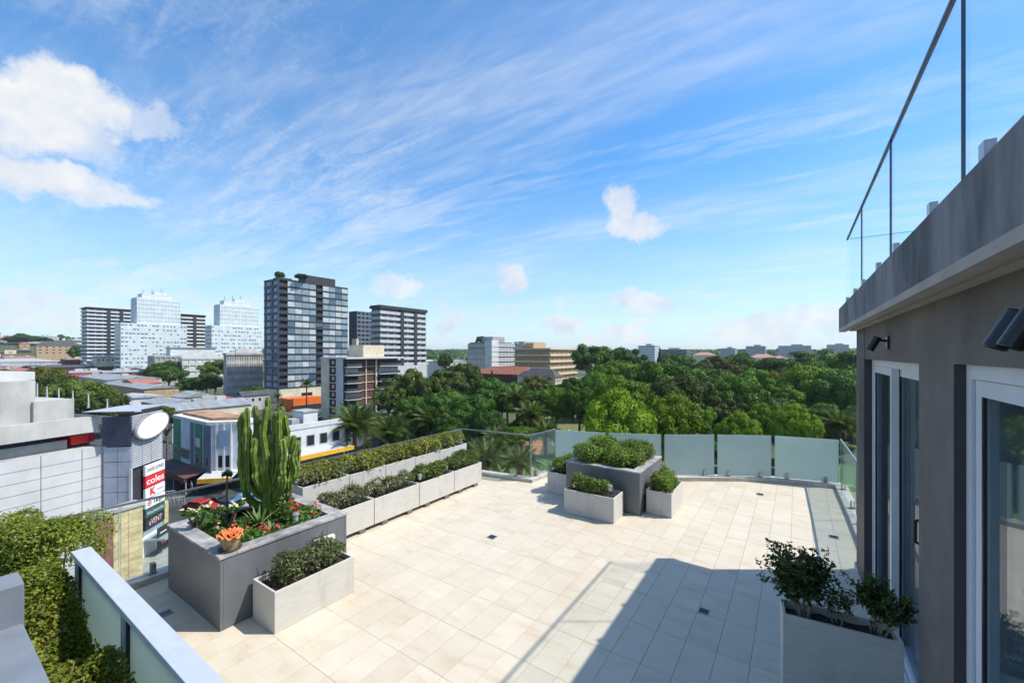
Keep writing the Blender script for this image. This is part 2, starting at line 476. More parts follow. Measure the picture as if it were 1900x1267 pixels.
def along(a, b):
    a = Vector((*a, 0)); b = Vector((*b, 0)); u = (b-a).normalized()
    return a, b, u, Vector((-u.y, u.x, 0)), (b-a).length
def frame_on(a, b):
    """matrix whose x runs from a to b, y to the left of it"""
    A, B, u, n, L = along(a, b)
    return Matrix(((u.x, n.x, 0, A.x), (u.y, n.y, 0, A.y), (0, 0, 1, 0), (0, 0, 0, 1))), L

# kerb under the glass, one stone per run
def strip(pts, w0, w1, z0, z1):
    """ribbon along a polyline between the two sideways offsets (left positive)"""
    n = len(pts); L = []
    for i in range(n):
        dirs = []
        for a, b in ((i-1, i), (i, i+1)):
            if 0 <= a and b < n:
                dx, dy = pts[b][0]-pts[a][0], pts[b][1]-pts[a][1]; q = math.hypot(dx, dy); dirs.append((dx/q, dy/q))
        tx = sum(t[0] for t in dirs); ty = sum(t[1] for t in dirs); q = math.hypot(tx, ty); tx /= q; ty /= q
        k = 1/max(0.4, (tx*dirs[0][0]+ty*dirs[0][1]))
        L.append((-ty*k, tx*k))
    m = MB()
    for i in range(n-1):
        c = [(pts[i][0]+L[i][0]*w0, pts[i][1]+L[i][1]*w0), (pts[i+1][0]+L[i+1][0]*w0, pts[i+1][1]+L[i+1][1]*w0),
             (pts[i+1][0]+L[i+1][0]*w1, pts[i+1][1]+L[i+1][1]*w1), (pts[i][0]+L[i][0]*w1, pts[i][1]+L[i][1]*w1)]
        m.prism(c, z0, z1)
    return m
def curve_pts(pts, sub=6):
    out = []
    for i in range(len(pts)-1):
        p0 = pts[max(i-1, 0)]; p1 = pts[i]; p2 = pts[i+1]; p3 = pts[min(i+2, len(pts)-1)]
        for k in range(sub):
            t = k/sub
            out.append(tuple(0.5*((2*p1[c])+(-p0[c]+p2[c])*t+(2*p0[c]-5*p1[c]+4*p2[c]-p3[c])*t*t+(-p0[c]+3*p1[c]-3*p2[c]+p3[c])*t**3) for c in (0, 1)))
    out.append(pts[-1]); return out
CURVE = curve_pts(GL[3:9])
struct(strip(GL[0:4], -0.11, 0.10, -0.02, 0.075).build('kerb_straight', M_kerb))
struct(strip(CURVE, -0.14, 0.12, -0.021, 0.085).build('kerb_curved', M_kerb))
struct(strip(GL[8:11], -0.11, 0.10, -0.022, 0.078).build('kerb_right', M_kerb))

def spigot(parent, M, x, z=0.08):
    m = MB()
    m.box(x-0.025, x+0.025, -0.035, -0.012, z-0.01, z+0.13, M); m.box(x-0.025, x+0.025, 0.012, 0.035, z-0.01, z+0.13, M)
    m.box(x-0.025, x+0.025, -0.012, 0.012, z-0.01, z+0.02, M)
    m.tube([M @ Vector((x, 0, z-0.01)), M @ Vector((x, 0, z+0.012))], 0.05, 14)
    return m.build('glass_clamp', M_steel, parent)
def glass_run(a, b, n, label, frosted=False, gap=0.012, z0=0.10, z1=1.03, rail=True, name='glass_balustrade', group=None, ends=(0.0, 0.0)):
    M, L = frame_on(a, b)
    root = thing(name, label, 'balustrade', (*a, 0), 0, group)
    Mi = Matrix.Translation((-a[0], -a[1], 0)) @ M
    w = (L-ends[0]-ends[1])/n
    for i in range(n):
        x0 = ends[0]+i*w+gap/2; x1 = ends[0]+(i+1)*w-gap/2
        p = MB().box(x0, x1, -0.006, 0.006, z0, z1, Mi).build('glass_panel', M_frost if frosted else M_glass, root)
        t = 0.0065
        MB().box(x0-0.0005, x0+0.004, -t, t, z0, z1, Mi).build('glass_edge', M_gedge, p)
        MB().box(x1-0.004, x1+0.0005, -t, t, z0, z1, Mi).build('glass_edge', M_gedge, p)
        for q in (0.2, 0.8): spigot(root, Mi, x0+(x1-x0)*q)
    if rail: MB().box(0, L, -0.013, 0.013, z1-0.004, z1+0.022, Mi).build('top_rail', M_steel, root)
    return root
glass_run(GL[0], GL[1], 6, 'long clear glass balustrade along the street side behind the trough hedges')
glass_run(GL[1], GL[2], 1, 'short clear glass balustrade facing the palms beyond the far end of the trough row')
glass_run(GL[2], GL[3], 1, 'narrow clear glass balustrade returning to the frosted panels')
NAMES = ['frosted glass balustrade panel next to the clear corner, left of the central planter',
         'frosted glass balustrade panel behind the middle of the big grey central planter',
         'frosted glass balustrade panel just right of the big grey central planter',
         'frosted glass balustrade panel second from the right end of the curved kerb',
         'frosted glass balustrade panel at the right end of the curve beside the house']
for i in range(5):
    glass_run(GL[3+i], GL[4+i], 1, NAMES[i], True, rail=False, group='frosted panels on the curved kerb', ends=(0.0 if i == 0 else 0.03, 0.03))
glass_run(GL[8], GL[9], 1, 'clear glass balustrade running back from the curved end towards the house', False)
glass_run(GL[9], GL[10], 1, 'clear glass balustrade meeting the end wall of the house', False)

# floor drains
M_grate = mat('dark_drain_grate', (0.06, 0.065, 0.075), 0.4, 0.1, metal=0.6)
DR = [((913, 996), 'small square floor drain in the middle of the sunlit tiles'), ((1306, 1134), 'small square floor drain in the shade of the roof'),
      ((1410, 917), 'small square floor drain near the frosted curved balustrade'), ((1547, 996), 'small square floor drain by the right glass balustrade'),
      ((306, 1138), 'small square floor drain beside the left grey planter')]
for (x, y), lab in DR:
    d = FPX*EYE/(y-655); X, Y = W(x, d)
    t = thing('floor_drain', lab, 'drain', (X, Y, 0), 0, 'floor drains')
    m = MB(); s = 0.058
    for a in (-1, 1): m.box(a*s-0.006, a*s+0.006, -s-0.006, s+0.006, 0.0008, 0.006); m.box(-s+0.006, s-0.006, a*s-0.006, a*s+0.006, 0.0008, 0.006)
    m.build('drain_frame', M_steel, t)
    m = MB()
    for k in range(6): m.box(-s+0.01, s-0.01, -0.045+k*0.018-0.005, -0.045+k*0.018+0.005, 0.001, 0.005)
    m.build('grate', M_grate, t)

# ------------------------------------------------------------------ planters
def open_box(x0, x1, y0, y1, z0, z1, t, zin):
    m = MB()
    m.box(x0, x1, y0, y0+t, z0, z1).box(x0, x1, y1-t, y1, z0, z1).box(x0, x0+t, y0+t, y1-t, z0, z1).box(x1-t, x1, y0+t, y1-t, z0, z1)
    m.box(x0+t, x1-t, y0+t, y1-t, z0, zin)
    return m
def soil_mesh(x0, x1, y0, y1, z, seed):
    rng = random.Random(seed); m = MB(); nx = max(3, int((x1-x0)/0.06)); ny = max(3, int((y1-y0)/0.06))
    H = [[rng.uniform(-0.012, 0.012) for _ in range(nx+1)] for _ in range(ny+1)]
    for j in range(ny+1):
        for i in range(nx+1): m.v.append((x0+(x1-x0)*i/nx, y0+(y1-y0)*j/ny, z+H[j][i]))
    for j in range(ny):
        for i in range(nx):
            a = j*(nx+1)+i; m.f.append((a, a+1, a+nx+2, a+nx+1))
    return m
def trough(label, x0, x1, y0, y1, z0, z1, group=None, feet=False, rz=0.0):
    cx, cy = (x0+x1)/2, (y0+y1)/2
    t = thing('trough_planter', label, 'planter', (cx, cy, z0 if not feet else 0), rz, group)
    zb = z0 if feet else 0; h = z1-z0
    hx, hy = (x1-x0)/2, (y1-y0)/2
    # four slabs and a bottom: shell as one casting with slightly rounded edges
    m = MB(); th = 0.022
    o = [(-hx, -hy), (hx, -hy), (hx, hy), (-hx, hy)]; i_ = [(-hx+th, -hy+th), (hx-th, -hy+th), (hx-th, hy-th), (-hx+th, hy-th)]
    zt = zb+h; zi = zb+h-0.06
    b = 0; m.v = [(*p, zb) for p in o]+[(*p, zt) for p in o]+[(*p, zt) for p in i_]+[(*p, zi-0.03) for p in i_]
    m.f = [(3, 2, 1, 0)]
    for k in range(4):
        k2 = (k+1) % 4
        m.f += [(k, k2, 4+k2, 4+k), (4+k, 4+k2, 8+k2, 8+k), (8+k, 8+k2, 12+k2, 12+k)]
    m.f.append((12, 13, 14, 15))
    m.build('trough_shell', M_white, t, bevel=0.004)
    soil_mesh(-hx+th, hx-th, -hy+th, hy-th, zi, int(abs(x0*1000+y0*77))).build('soil', M_soil, t)
    if feet:
        for fy in (-0.28, 0.28):
            for fx in (-hx+0.05, hx-0.05):
                MB().box(fx-0.045, fx+0.045, fy*2*hy-0.06, fy*2*hy+0.06, 0.001, zb-0.0005).build('foot_block', mat('mossy_foot_stone', (0.16, 0.14, 0.10), 0.9, 0.25, 25, 0.4, 60), t, bevel=0.006)
    return t
FR = [3.45, 4.438, 5.439, 6.395, 7.288]
FRN = ['white stone trough on feet, first of the front row beside the cactus planter',
       'white stone trough raised on feet, second of the front row from the cactus planter',
       'white stone trough raised on feet, third of the front row from the cactus planter',
       'white stone trough raised on feet, last of the front row at its far end']
for i in range(4):
    trough(FRN[i], -6.235, -5.775, FR[i]+0.006, FR[i+1]-0.006, 0.07, 0.49, 'front row of trough planters', True)
ledge = tag(MB().box(-6.775, -6.37, 3.2, 7.56, 0, 0.365).build('planter_ledge', M_white), 'low white ledge carrying the back row of hedge troughs along the street side', 'ledge')
BR = [3.556, 4.39, 5.16, 5.89, 6.60, 7.49]
BRN = ['white trough with tall hedge, first of the back row nearest the cactus', 'white trough with tall hedge, second of the back row counted from the cactus',
       'white trough with tall hedge, middle one of the back row', 'white trough with tall hedge, fourth of the back row counted from the cactus',
       'white trough with tall hedge, last of the back row at the glass corner']
for i in range(5):
    trough(BRN[i], -6.785, -6.38, BR[i]+0.005, BR[i+1]-0.005, 0.366, 0.795, 'back row of trough planters')
trough('white stone trough pushed against the front of the big left grey planter', -4.925, -4.455, 2.19, 3.125, 0.001, 0.43)
trough('white stone trough in front of the big central grey planter, a lamp stake in it', -3.515, -2.57, 6.84, 7.31, 0.001, 0.43)
trough('white stone trough half hidden at the left side of the big central grey planter', -4.31, -3.82, 7.64, 8.58, 0.001, 0.43)
trough('white stone trough at the right side of the big central grey planter', -2.26, -1.82, 7.64, 8.52, 0.001, 0.43)
trough('tall white stone trough in the shade beside the sliding doors of the house', -0.11, 0.63, 4.06, 4.32, 0.001, 0.80, rz=R(6))

def big_planter(label, x0, x1, y0, y1, h, soil=0.10):
    cx, cy = (x0+x1)/2, (y0+y1)/2; hx, hy = (x1-x0)/2, (y1-y0)/2
    t = thing('grey_box_planter', label, 'planter', (cx, cy, 0), 0, 'big grey box planters')
    w = 0.03
    for nm, bx in (('side_panel', (-hx, hx, -hy, -hy+w)), ('side_panel', (-hx, hx, hy-w, hy)), ('side_panel', (-hx, -hx+w, -hy+w, hy-w)), ('side_panel', (hx-w, hx, -hy+w, hy-w))):
        MB().box(*bx, 0.001, h-0.03).build(nm, M_dark, t, bevel=0.003)
    c = 0.16; e = 0.012; z0, z1 = h-0.0295, h
    for bx in ((-hx-e, hx+e, -hy-e, -hy+c), (-hx-e, hx+e, hy-c, hy+e), (-hx-e, -hx+c, -hy+c+0.002, hy-c-0.002), (hx-c, hx+e, -hy+c+0.002, hy-c-0.002)):
        MB().box(*bx, z0, z1).build('cap_board', M_cap, t, bevel=0.003)
    soil_mesh(-hx+w, hx-w, -hy+w, hy-w, h-soil, int(cx*100+500)).build('soil', M_soil, t)
    return t
big_planter('big grey box planter with cactus and flowers at the left of the terrace', -6.45, -4.965, 1.89, 3.37, 0.777)
big_planter('big grey box planter with clipped shrubs in the middle of the terrace', -3.77, -2.315, 7.435, 8.86, 0.777)

# ------------------------------------------------------------------ the penthouse on the right
XW = 0.66
house = thing('penthouse', 'taupe rendered penthouse with overhanging roof slab and sliding glass doors', 'house', (XW, 7.25, 0))
def hb(name, m, *bx, bevel=0.0, parent=None, root=house):
    """box in world coordinates under the house; parts of a part share its origin"""
    q = MB()
    for b in (bx if hasattr(bx[0], '__len__') else [bx]): q.box(b[0]-XW, b[1]-XW, b[2]-7.25, b[3]-7.25, b[4], b[5])
    return q.build(name, m, parent if parent is not None else root, bevel=bevel)
YN = -1.6
wall = hb('wall', M_render, (XW, XW+0.24, 6.45, 7.25, 0.001, 3.2), (XW, XW+0.24, 3.02, 3.77, 0.001, 3.2), (XW, XW+0.24, 3.77, 6.45, 2.83, 3.2), (XW, XW+0.24, YN, 3.02, 2.845, 3.2),
          (XW+0.24, 6.0, 7.05, 7.25, 0.001, 3.2), (XW+0.24, 6.0, YN, YN+0.2, 0.001, 3.2), (5.8, 6.0, YN+0.2, 7.05, 0.001, 3.2))
hb('corner_panel', M_darkwall, XW-0.004, XW+0.03, 6.449, 6.97, 0.10, 3.199)
hb('door_reveal', M_darkwall, XW-0.003, XW+0.075, 6.440, 6.452, 0.02, 2.829)
hb('door_reveal', M_darkwall, XW-0.003, XW+0.045, 3.012, 3.0215, 0.02, 2.844)
hb('skirting_stone', M_kerb, XW-0.02, XW-0.0005, 6.46, 7.27, 0.001, 0.10)
hb('skirting_stone', M_kerb, XW-0.02, XW-0.0005, 3.03, 3.76, 0.001, 0.10)
roof = hb('roof_slab', M_fascia, 0.488, 6.2, YN-0.2, 7.50, 3.24, 3.52)
hb('fascia_drip', M_soffit, (0.4885, 0.56, YN-0.2, 7.4995, 3.195, 3.2395), parent=roof)
hb('soffit_board', M_soffit, (0.60, 6.0, YN-0.2, 7.44, 3.201, 3.2392), parent=roof)
# room behind the doors
hb('room_floor', mat('room_floor_stone', (0.22, 0.19, 0.16), 0.5, 0.1), XW+0.24, 5.8, YN+0.2, 7.05, -0.005, 0.03)
hb('room_ceiling', M_room, XW+0.24, 5.8, YN+0.2, 7.05, 3.0, 3.15)
hb('room_back_wall', M_room, 4.0, 4.1, YN+0.2, 7.05, 0.03, 3.0)

def door_panel(x, y0, y1, z0, z1, lab=None, sw=0.055, stile_w=0.07, handle=None):
    p = hb('sliding_door', M_winframe, (x, x+sw, y0, y0+stile_w, z0, z1), (x, x+sw, y1-stile_w, y1, z0, z1), (x, x+sw, y0+stile_w, y1-stile_w, z0, z0+0.10), (x, x+sw, y0+stile_w, y1-stile_w, z1-0.075, z1))
    hb('pane', M_doorglass, x+0.02, x+0.032, y0+stile_w, y1-stile_w, z0+0.10, z1-0.075, parent=p)
    hb('gasket', M_black, x-0.0015, x+0.012, y0+stile_w-0.004, y0+stile_w+0.016, z0+0.1, z1-0.075, parent=p)
    hb('gasket', M_black, x-0.0015, x+0.012, y1-stile_w-0.016, y1-stile_w+0.004, z0+0.1, z1-0.075, parent=p)
    if handle is not None:
        q = MB(); yy, zz = handle
        q.tube([(x-XW, yy-7.25, zz-0.10), (x-0.05-XW, yy-7.25, zz-0.08), (x-0.05-XW, yy-7.25, zz+0.08), (x-XW, yy-7.25, zz+0.10)], 0.014, 8)
        q.box(x-0.006-XW, x-XW, yy-0.02-7.25, yy+0.02-7.25, zz-0.13, zz+0.13)
        q.build('handle', M_black, p)
    return p
# far door
hb('door_frame', M_winframe, (0.728, 0.90, 6.385, 6.439, 0.03, 2.828), (0.728, 0.90, 3.772, 3.82, 0.03, 2.828), (0.7285, 0.8995, 3.82, 6.385, 2.76, 2.8275))
hb('door_track', M_winframe, (0.662, 0.90, 3.772, 6.439, 0.012, 0.03), (0.735, 0.745, 3.83, 6.38, 0.0305, 0.05), (0.79, 0.80, 3.83, 6.38, 0.0305, 0.05))
door_panel(0.742, 5.33, 6.38, 0.055, 2.755)
door_panel(0.805, 4.40, 5.42, 0.055, 2.754, handle=(4.44, 1.52))
# near door
hb('door_frame', M_winframe, (0.70, 0.90, 2.945, 3.011, 0.03, 2.843), (0.7005, 0.8995, YN+0.25, 2.945, 2.775, 2.8425), (0.70, 0.90, YN+0.2, YN+0.25, 0.03, 2.843))
hb('door_track', M_winframe, (0.662, 0.90, YN+0.25, 3.01, 0.012, 0.03), (0.712, 0.722, YN+0.26, 2.94, 0.0305, 0.05), (0.79, 0.80, YN+0.26, 2.94, 0.0305, 0.05))
door_panel(0.715, 1.35, 2.935, 0.055, 2.77, stile_w=0.085)
door_panel(0.775, -0.2, 1.44, 0.055, 2.769)
door_panel(0.715, -1.34, -0.11, 0.055, 2.77)
# curtain just inside the far door
def curtain(y0, y1, x, z0, z1, label, m_=None):
    m = MB(); n = 90
    for i in range(n+1):
        y = y0+(y1-y0)*i/n; xx = x+0.035*math.sin(i*0.9)+0.012*math.sin(i*2.3+1)
        m.v += [(xx, y, z0), (xx*0.3+x*0.7, y, z1)]
    for i in range(n): m.f.append((2*i, 2*i+2, 2*i+3, 2*i+1))
    o = tag(m.build('curtain', m_ or M_curtain, smooth=True), label, 'curtain')
    sd = o.modifiers.new('thickness', 'SOLIDIFY'); sd.thickness = 0.006
curtain(3.80, 4.42, 1.0, 0.035, 2.95, 'olive floor length curtain inside the far sliding door')
curtain(-1.3, 2.75, 0.95, 0.035, 2.95, 'pale sheer curtain drawn behind the glass of the near sliding door', mat('pale_sheer_cloth', (0.55, 0.58, 0.60), 0.9, 0.05, 8))

# glass balustrade on the roof
GX = 0.577
rb = thing('roof_balustrade', 'frameless glass balustrade with dark handrail along the roof edge of the house', 'balustrade', (GX, 7.45, 3.52))
ys = [7.45, 5.864, 4.165, 2.516, 0.87, -0.78]
def rbx(name, m, *b, parent=rb):
    q = MB()
    for k in b: q.box(k[0]-GX, k[1]-GX, k[2]-7.45, k[3]-7.45, k[4]-3.52, k[5]-3.52)
    return q.build(name, m, parent)
M_rail = mat('dark_bronze_rail', (0.05, 0.055, 0.06), 0.3, 0.05, metal=0.6)
M_edge2 = mat('dark_glass_edge', (0.03, 0.05, 0.07), 0.2, 0.05)
M_rglass = glassmat('clear_roof_glass', (0.965, 0.985, 0.98), 0.10)
for i in range(5):
    y1, y0 = ys[i], ys[i+1]
    p = rbx('glass_panel', M_rglass, (GX-0.006, GX+0.006, y0+0.006, y1-0.006, 3.53, 4.47))
    rbx('glass_edge', M_edge2, (GX-0.0065, GX+0.0065, y0+0.0005, y0+0.0058, 3.53, 4.47), parent=p)
    for q in (0.22, 0.78):
        yy = y0+(y1-y0)*q
        rbx('glass_clamp', M_steel, (GX-0.04, GX-0.009, yy-0.028, yy+0.028, 3.52, 3.64), (GX+0.009, GX+0.04, yy-0.028, yy+0.028, 3.52, 3.64), (GX-0.009, GX+0.009, yy-0.028, yy+0.028, 3.52, 3.5295))
rbx('handrail', M_rail, (GX-0.010, GX+0.010, ys[-1], 7.45, 4.4705, 4.488))
e2 = thing('roof_balustrade', 'frameless glass balustrade crossing the far end of the house roof', 'balustrade', (GX, 7.40, 3.52))
for i in range(3):
    q = MB().box(0.03+i*1.7, 0.03+i*1.7+1.68, -0.006, 0.006, 0.01, 0.95).build('glass_panel', M_rglass, e2)
    MB().box(0.3+i*1.7, 0.36+i*1.7, -0.04, 0.04, 0.0, 0.12).build('glass_clamp', M_steel, e2)
MB().box(0.03, 5.1, -0.004, 0.004, 0.9505, 0.957).build('handrail', M_gedge, e2)

# wall spotlights
def spot(label, Y, z, n, yaw):
    t = thing('wall_spotlight', label, 'lamp', (XW, Y, z), 0, 'black wall spotlights')
    MB().box(-0.018, -0.0005, -0.05, 0.05, -0.05, 0.06).build('wall_plate', M_black, t, bevel=0.004)
    for k in range(n):
        off = (k-(n-1)/2)*0.12
        MB().tube([(-0.018, off*0.4, 0.02), (-0.07, off, 0.03), (-0.10, off, 0.02)], 0.012, 8).build('arm', M_black, t)
        a = Vector((-0.075, off, 0.055)); dr = Vector((-0.42, 0.05*yaw, -0.9)).normalized()
        b = a+dr*0.125
        h = MB().tube([a-dr*0.004, a, b, b+dr*0.002], [0.026, 0.030, 0.030, 0.027], 20, cap=False)
        h.tube([a-dr*0.004, a-dr*0.003], 0.026, 20)
        h.build('lamp_head', M_black, t, smooth=False)
        MB().tube([b-dr*0.02, b-dr*0.012], 0.0285, 20).build('lens', mat('lamp_lens', (0.55, 0.55, 0.52), 0.2, 0.02), t)
spot('single black cylinder spotlight high on the house wall above the far door', 4.85, 2.985, 1, 1)
spot('twin black cylinder spotlight high on the house wall over the near door', 1.95, 2.975, 2, 1)

# ------------------------------------------------------------------ near balustrade and parapet at the lower left
t = thing('framed_balustrade', 'pale aluminium framed balustrade with frosted glass crossing the lower left corner', 'balustrade', (-5.42, 0.95, 0))
def fb(name, m, *b, parent=t, bevel=0):
    q = MB()
    for k in b: q.box(k[0]+5.42, k[1]+5.42, k[2]-0.95, k[3]-0.95, k[4], k[5])
    return q.build(name, m, parent, bevel=bevel)
fb('top_rail', M_alu, (-5.45, -1.0, 0.885, 1.015, 1.055, 1.10), bevel=0.004)
for x in (-5.42, -4.02, -2.62, -1.22):
    fb('post', M_alu, (x-0.03, x+0.03, 0.91, 0.99, 0.001, 1.054))
    fb('post_gasket', M_black, (x+0.03, x+0.045, 0.925, 0.975, 0.03, 1.05))
for i, x in enumerate((-5.42, -4.02, -2.62)):
    fb('glass_panel', M_frost, (x+0.0455, x+1.40-0.031, 0.944, 0.956, 0.06, 1.04))
fb('bottom_rail', M_alu, *[(x+0.0455, x+1.369, 0.925, 0.975, 0.03, 0.0595) for x in (-5.42, -4.02, -2.62)])

pw = thing('parapet_rail', 'dark grey metal parapet rail with end block in the lower left corner', 'parapet', (-3.4, 0.3, 0))
def pb(name, m, *b, bevel=0.006): 
    q = MB()
    for k in b: q.box(k[0]+3.4, k[1]+3.4, k[2]-0.3, k[3]-0.3, k[4], k[5])
    return q.build(name, m, pw, bevel=bevel)
M_par = mat('slate_grey_metal', (0.17, 0.19, 0.22), 0.45, 0.06, 4)
pb('cap', M_par, (-4.33, -1.1, 0.20, 0.477, 1.04, 1.08))
pb('end_block', M_par, (-4.6, -4.332, 0.05, 0.485, 0.9, 1.343))
pb('wall_panel', M_par, (-4.33, -1.1, 0.24, 0.44, 0.001, 1.0395), bevel=0)
hp = tag(open_box(-7.6, -2.0, -1.4, 0.80, 0.001, 0.42, 0.06, 0.30).build('hedge_bed', mat('beige_bed_stone', (0.52, 0.46, 0.36), 0.8, 0.1, 5, 0.2, 40)), 'beige masonry bed holding the big sunny hedge at the lower left', 'planter')
# ================================================================== plants of the terrace
L_hedge = leafmat('box_hedge_leaf', (0.045, 0.090, 0.014), (0.16, 0.22, 0.035), 0.3)
L_hedge2 = leafmat('tall_hedge_leaf', (0.065, 0.105, 0.014), (0.30, 0.29, 0.05), 0.32)
L_olive = leafmat('olive_shrub_leaf', (0.055, 0.080, 0.022), (0.17, 0.19, 0.065), 0.25)
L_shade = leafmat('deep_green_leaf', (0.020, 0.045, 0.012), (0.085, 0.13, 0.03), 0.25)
L_sunny = leafmat('yellow_green_leaf', (0.075, 0.125, 0.012), (0.33, 0.36, 0.05), 0.35)
L_bright = leafmat('bright_shrub_leaf', (0.060, 0.120, 0.014), (0.21, 0.29, 0.04), 0.35)
M_twig = mat('grey_brown_twig', (0.15, 0.11, 0.075), 0.85, 0.2, 30)
M_stem = mat('pale_woody_stem', (0.26, 0.22, 0.16), 0.85, 0.2, 30)

def lumpy_cloud(rng, n, hx, hy, h, lumps, lr, shell=0.8, boxy=True):
    """points and outward normals in the skin of a lumpy cushion; (0,0) centre, z from 0 to h"""
    C = []; N = []
    cx = rng.uniform(-hx+lr*0.6, hx-lr*0.6, lumps); cy = rng.uniform(-max(hy-lr*0.6, 0.01), max(hy-lr*0.6, 0.01), lumps)
    cz = rng.uniform(h*0.25, h-lr*0.75, lumps); r = lr*rng.uniform(0.75, 1.2, lumps)
    k = rng.integers(0, lumps, n)
    d = rng.normal(0, 1, (n, 3)); d /= np.linalg.norm(d, axis=1, keepdims=True)
    d[:, 2] = np.where(d[:, 2] < -0.35, -d[:, 2], d[:, 2])
    rr = r[k]*np.clip(rng.normal(shell+0.12, 0.16, n), 0.2, 1.25)
    P = np.stack([cx[k], cy[k], cz[k]], 1)+d*rr[:, None]
    ok = (P[:, 2] > 0.0)
    # points buried in another lump are dropped, mostly
    for j in range(lumps):
        q = np.linalg.norm(P-np.array([cx[j], cy[j], cz[j]]), axis=1) < r[j]*0.72
        ok &= ~(q & (rng.random(n) < 0.8))
    return P[ok], d[ok]
def hedge_proto(name, seed, hx, hy, h, n, leaf, m, lumps=22, lr=0.13, twigs=10, aspect=0.5):
    rng = np.random.default_rng(seed)
    P, N = lumpy_cloud(rng, n, hx, hy, h, lumps, lr)
    N = N*0.8; N[:, 2] += 0.45
    me = np_mesh('foliage', leaves(P, N, leaf, rng, aspect, 0.55), 4, m)
    t = MB(); rr = random.Random(seed)
    for _ in range(twigs):
        x, y = rr.uniform(-hx*0.8, hx*0.8), rr.uniform(-hy*0.5, hy*0.5)
        p = [(x, y, -0.02)]
        for k in range(3): p.append((p[-1][0]+rr.uniform(-0.05, 0.05), p[-1][1]+rr.uniform(-0.05, 0.05), (k+1)*h*0.28))
        t.tube(p, [0.008, 0.007, 0.005, 0.003], 5)
        for _ in range(3):
            q = Vector(p[rr.randint(1, 3)]); e = q+Vector((rr.uniform(-0.12, 0.12), rr.uniform(-0.1, 0.1), rr.uniform(0.04, 0.14)))
            t.tube([q, e], [0.004, 0.002], 4)
    return me, t.mesh('branches', M_twig)
def plant(name, label, cat, loc, fol, br, rz=0, scale=(1, 1, 1), group=None, m=None):
    t = thing(name, label, cat, loc, rz, group); t.scale = scale
    f = stuff(link('foliage', fol, t)); stuff(link('branches', br, t))
    if m is not None:
        f.material_slots[0].link = 'OBJECT'; f.material_slots[0].material = m
    return t
ha = [hedge_proto('h', 11+i, 0.44, 0.20, 0.30, 6500, 0.042, L_hedge, 20, 0.125) for i in range(2)]
hb_ = [hedge_proto('h', 31+i, 0.40, 0.17, 0.32, 5200, 0.042, L_hedge2, 24, 0.125) for i in range(3)]
hs_ = [hedge_proto('h', 51+i, 0.44, 0.17, 0.26, 5200, 0.036, L_olive, 20, 0.11, aspect=0.42) for i in range(2)]
G1 = 'shrubs in the front row of troughs'
for i, (ty, lab) in enumerate([(1, 'sparse olive green shrub in the first front row trough beside the cactus planter'), (1, 'low olive green hedge in the second front row trough'),
                               (0, 'clipped green hedge in the third front row trough beside a lamp stake'), (0, 'clipped green hedge in the last front row trough at the far end')]):
    p = (ha if ty == 0 else hs_)[i % 2]
    plant('trough_hedge', lab, 'hedge', (-6.005, (FR[i]+FR[i+1])/2, 0.435), *p, rz=R(90)+(math.pi if i in (1, 3) else 0), scale=(1.02, 1.0, 1.0 if i else 1.1), group=G1)
for i, lab in enumerate(['tall bronze green hedge in the first back row trough nearest the cactus', 'tall bronze green hedge in the second back row trough', 'tall bronze green hedge in the middle back row trough',
                         'tall bronze green hedge in the fourth back row trough', 'tall russet tipped hedge in the last back row trough at the glass corner']):
    plant('trough_hedge', lab, 'hedge', (-6.585, (BR[i]+BR[i+1])/2, 0.74), *hb_[i % 3], rz=R(90)+(math.pi if i % 2 else 0), scale=(1.02+0.03*(i == 4), 1.15, 1.0), group='hedges in the back row of troughs')
plant('trough_hedge', 'dark olive bushy hedge in the trough against the left grey planter', 'hedge', (-4.69, 2.63, 0.375), *hs_[0], rz=R(90), scale=(0.98, 1.1, 1.12), m=L_olive)
plant('trough_hedge', 'glossy green hedge in the trough before the central grey planter', 'hedge', (-3.11, 7.075, 0.375), *ha[0], scale=(0.82, 0.9, 0.95), m=L_bright)
plant('trough_hedge', 'glossy green hedge peeping out at the left of the central grey planter', 'hedge', (-4.06, 8.1, 0.375), *ha[1], rz=R(90), scale=(0.9, 0.95, 1.05), m=L_bright)
plant('trough_hedge', 'round glossy green shrub in the trough right of the central grey planter', 'hedge', (-2.04, 8.0, 0.375), *ha[0], rz=R(-90), scale=(0.8, 0.95, 1.1), m=L_bright)
# clipped mounds in the central planter
md = hedge_proto('m', 71, 0.30, 0.28, 0.36, 7000, 0.048, L_bright, 14, 0.17)
for (x, y, sx, lab) in [(-3.42, 7.80, 1.0, 'rounded clipped shrub at the left front of the central grey planter'), (-3.35, 8.48, 1.15, 'tallest rounded clipped shrub at the left back of the central grey planter'),
                        (-2.90, 7.78, 0.95, 'rounded clipped shrub at the middle front of the central grey planter'), (-2.62, 8.0, 0.9, 'rounded clipped shrub at the right front of the central grey planter'),
                        (-2.66, 8.5, 1.05, 'rounded clipped shrub at the right back of the central grey planter')]:
    plant('mound_shrub', lab, 'shrub', (x, y, 0.685), *md, rz=x*7, scale=(sx, sx, sx*0.98), group='clipped shrubs in the central planter')

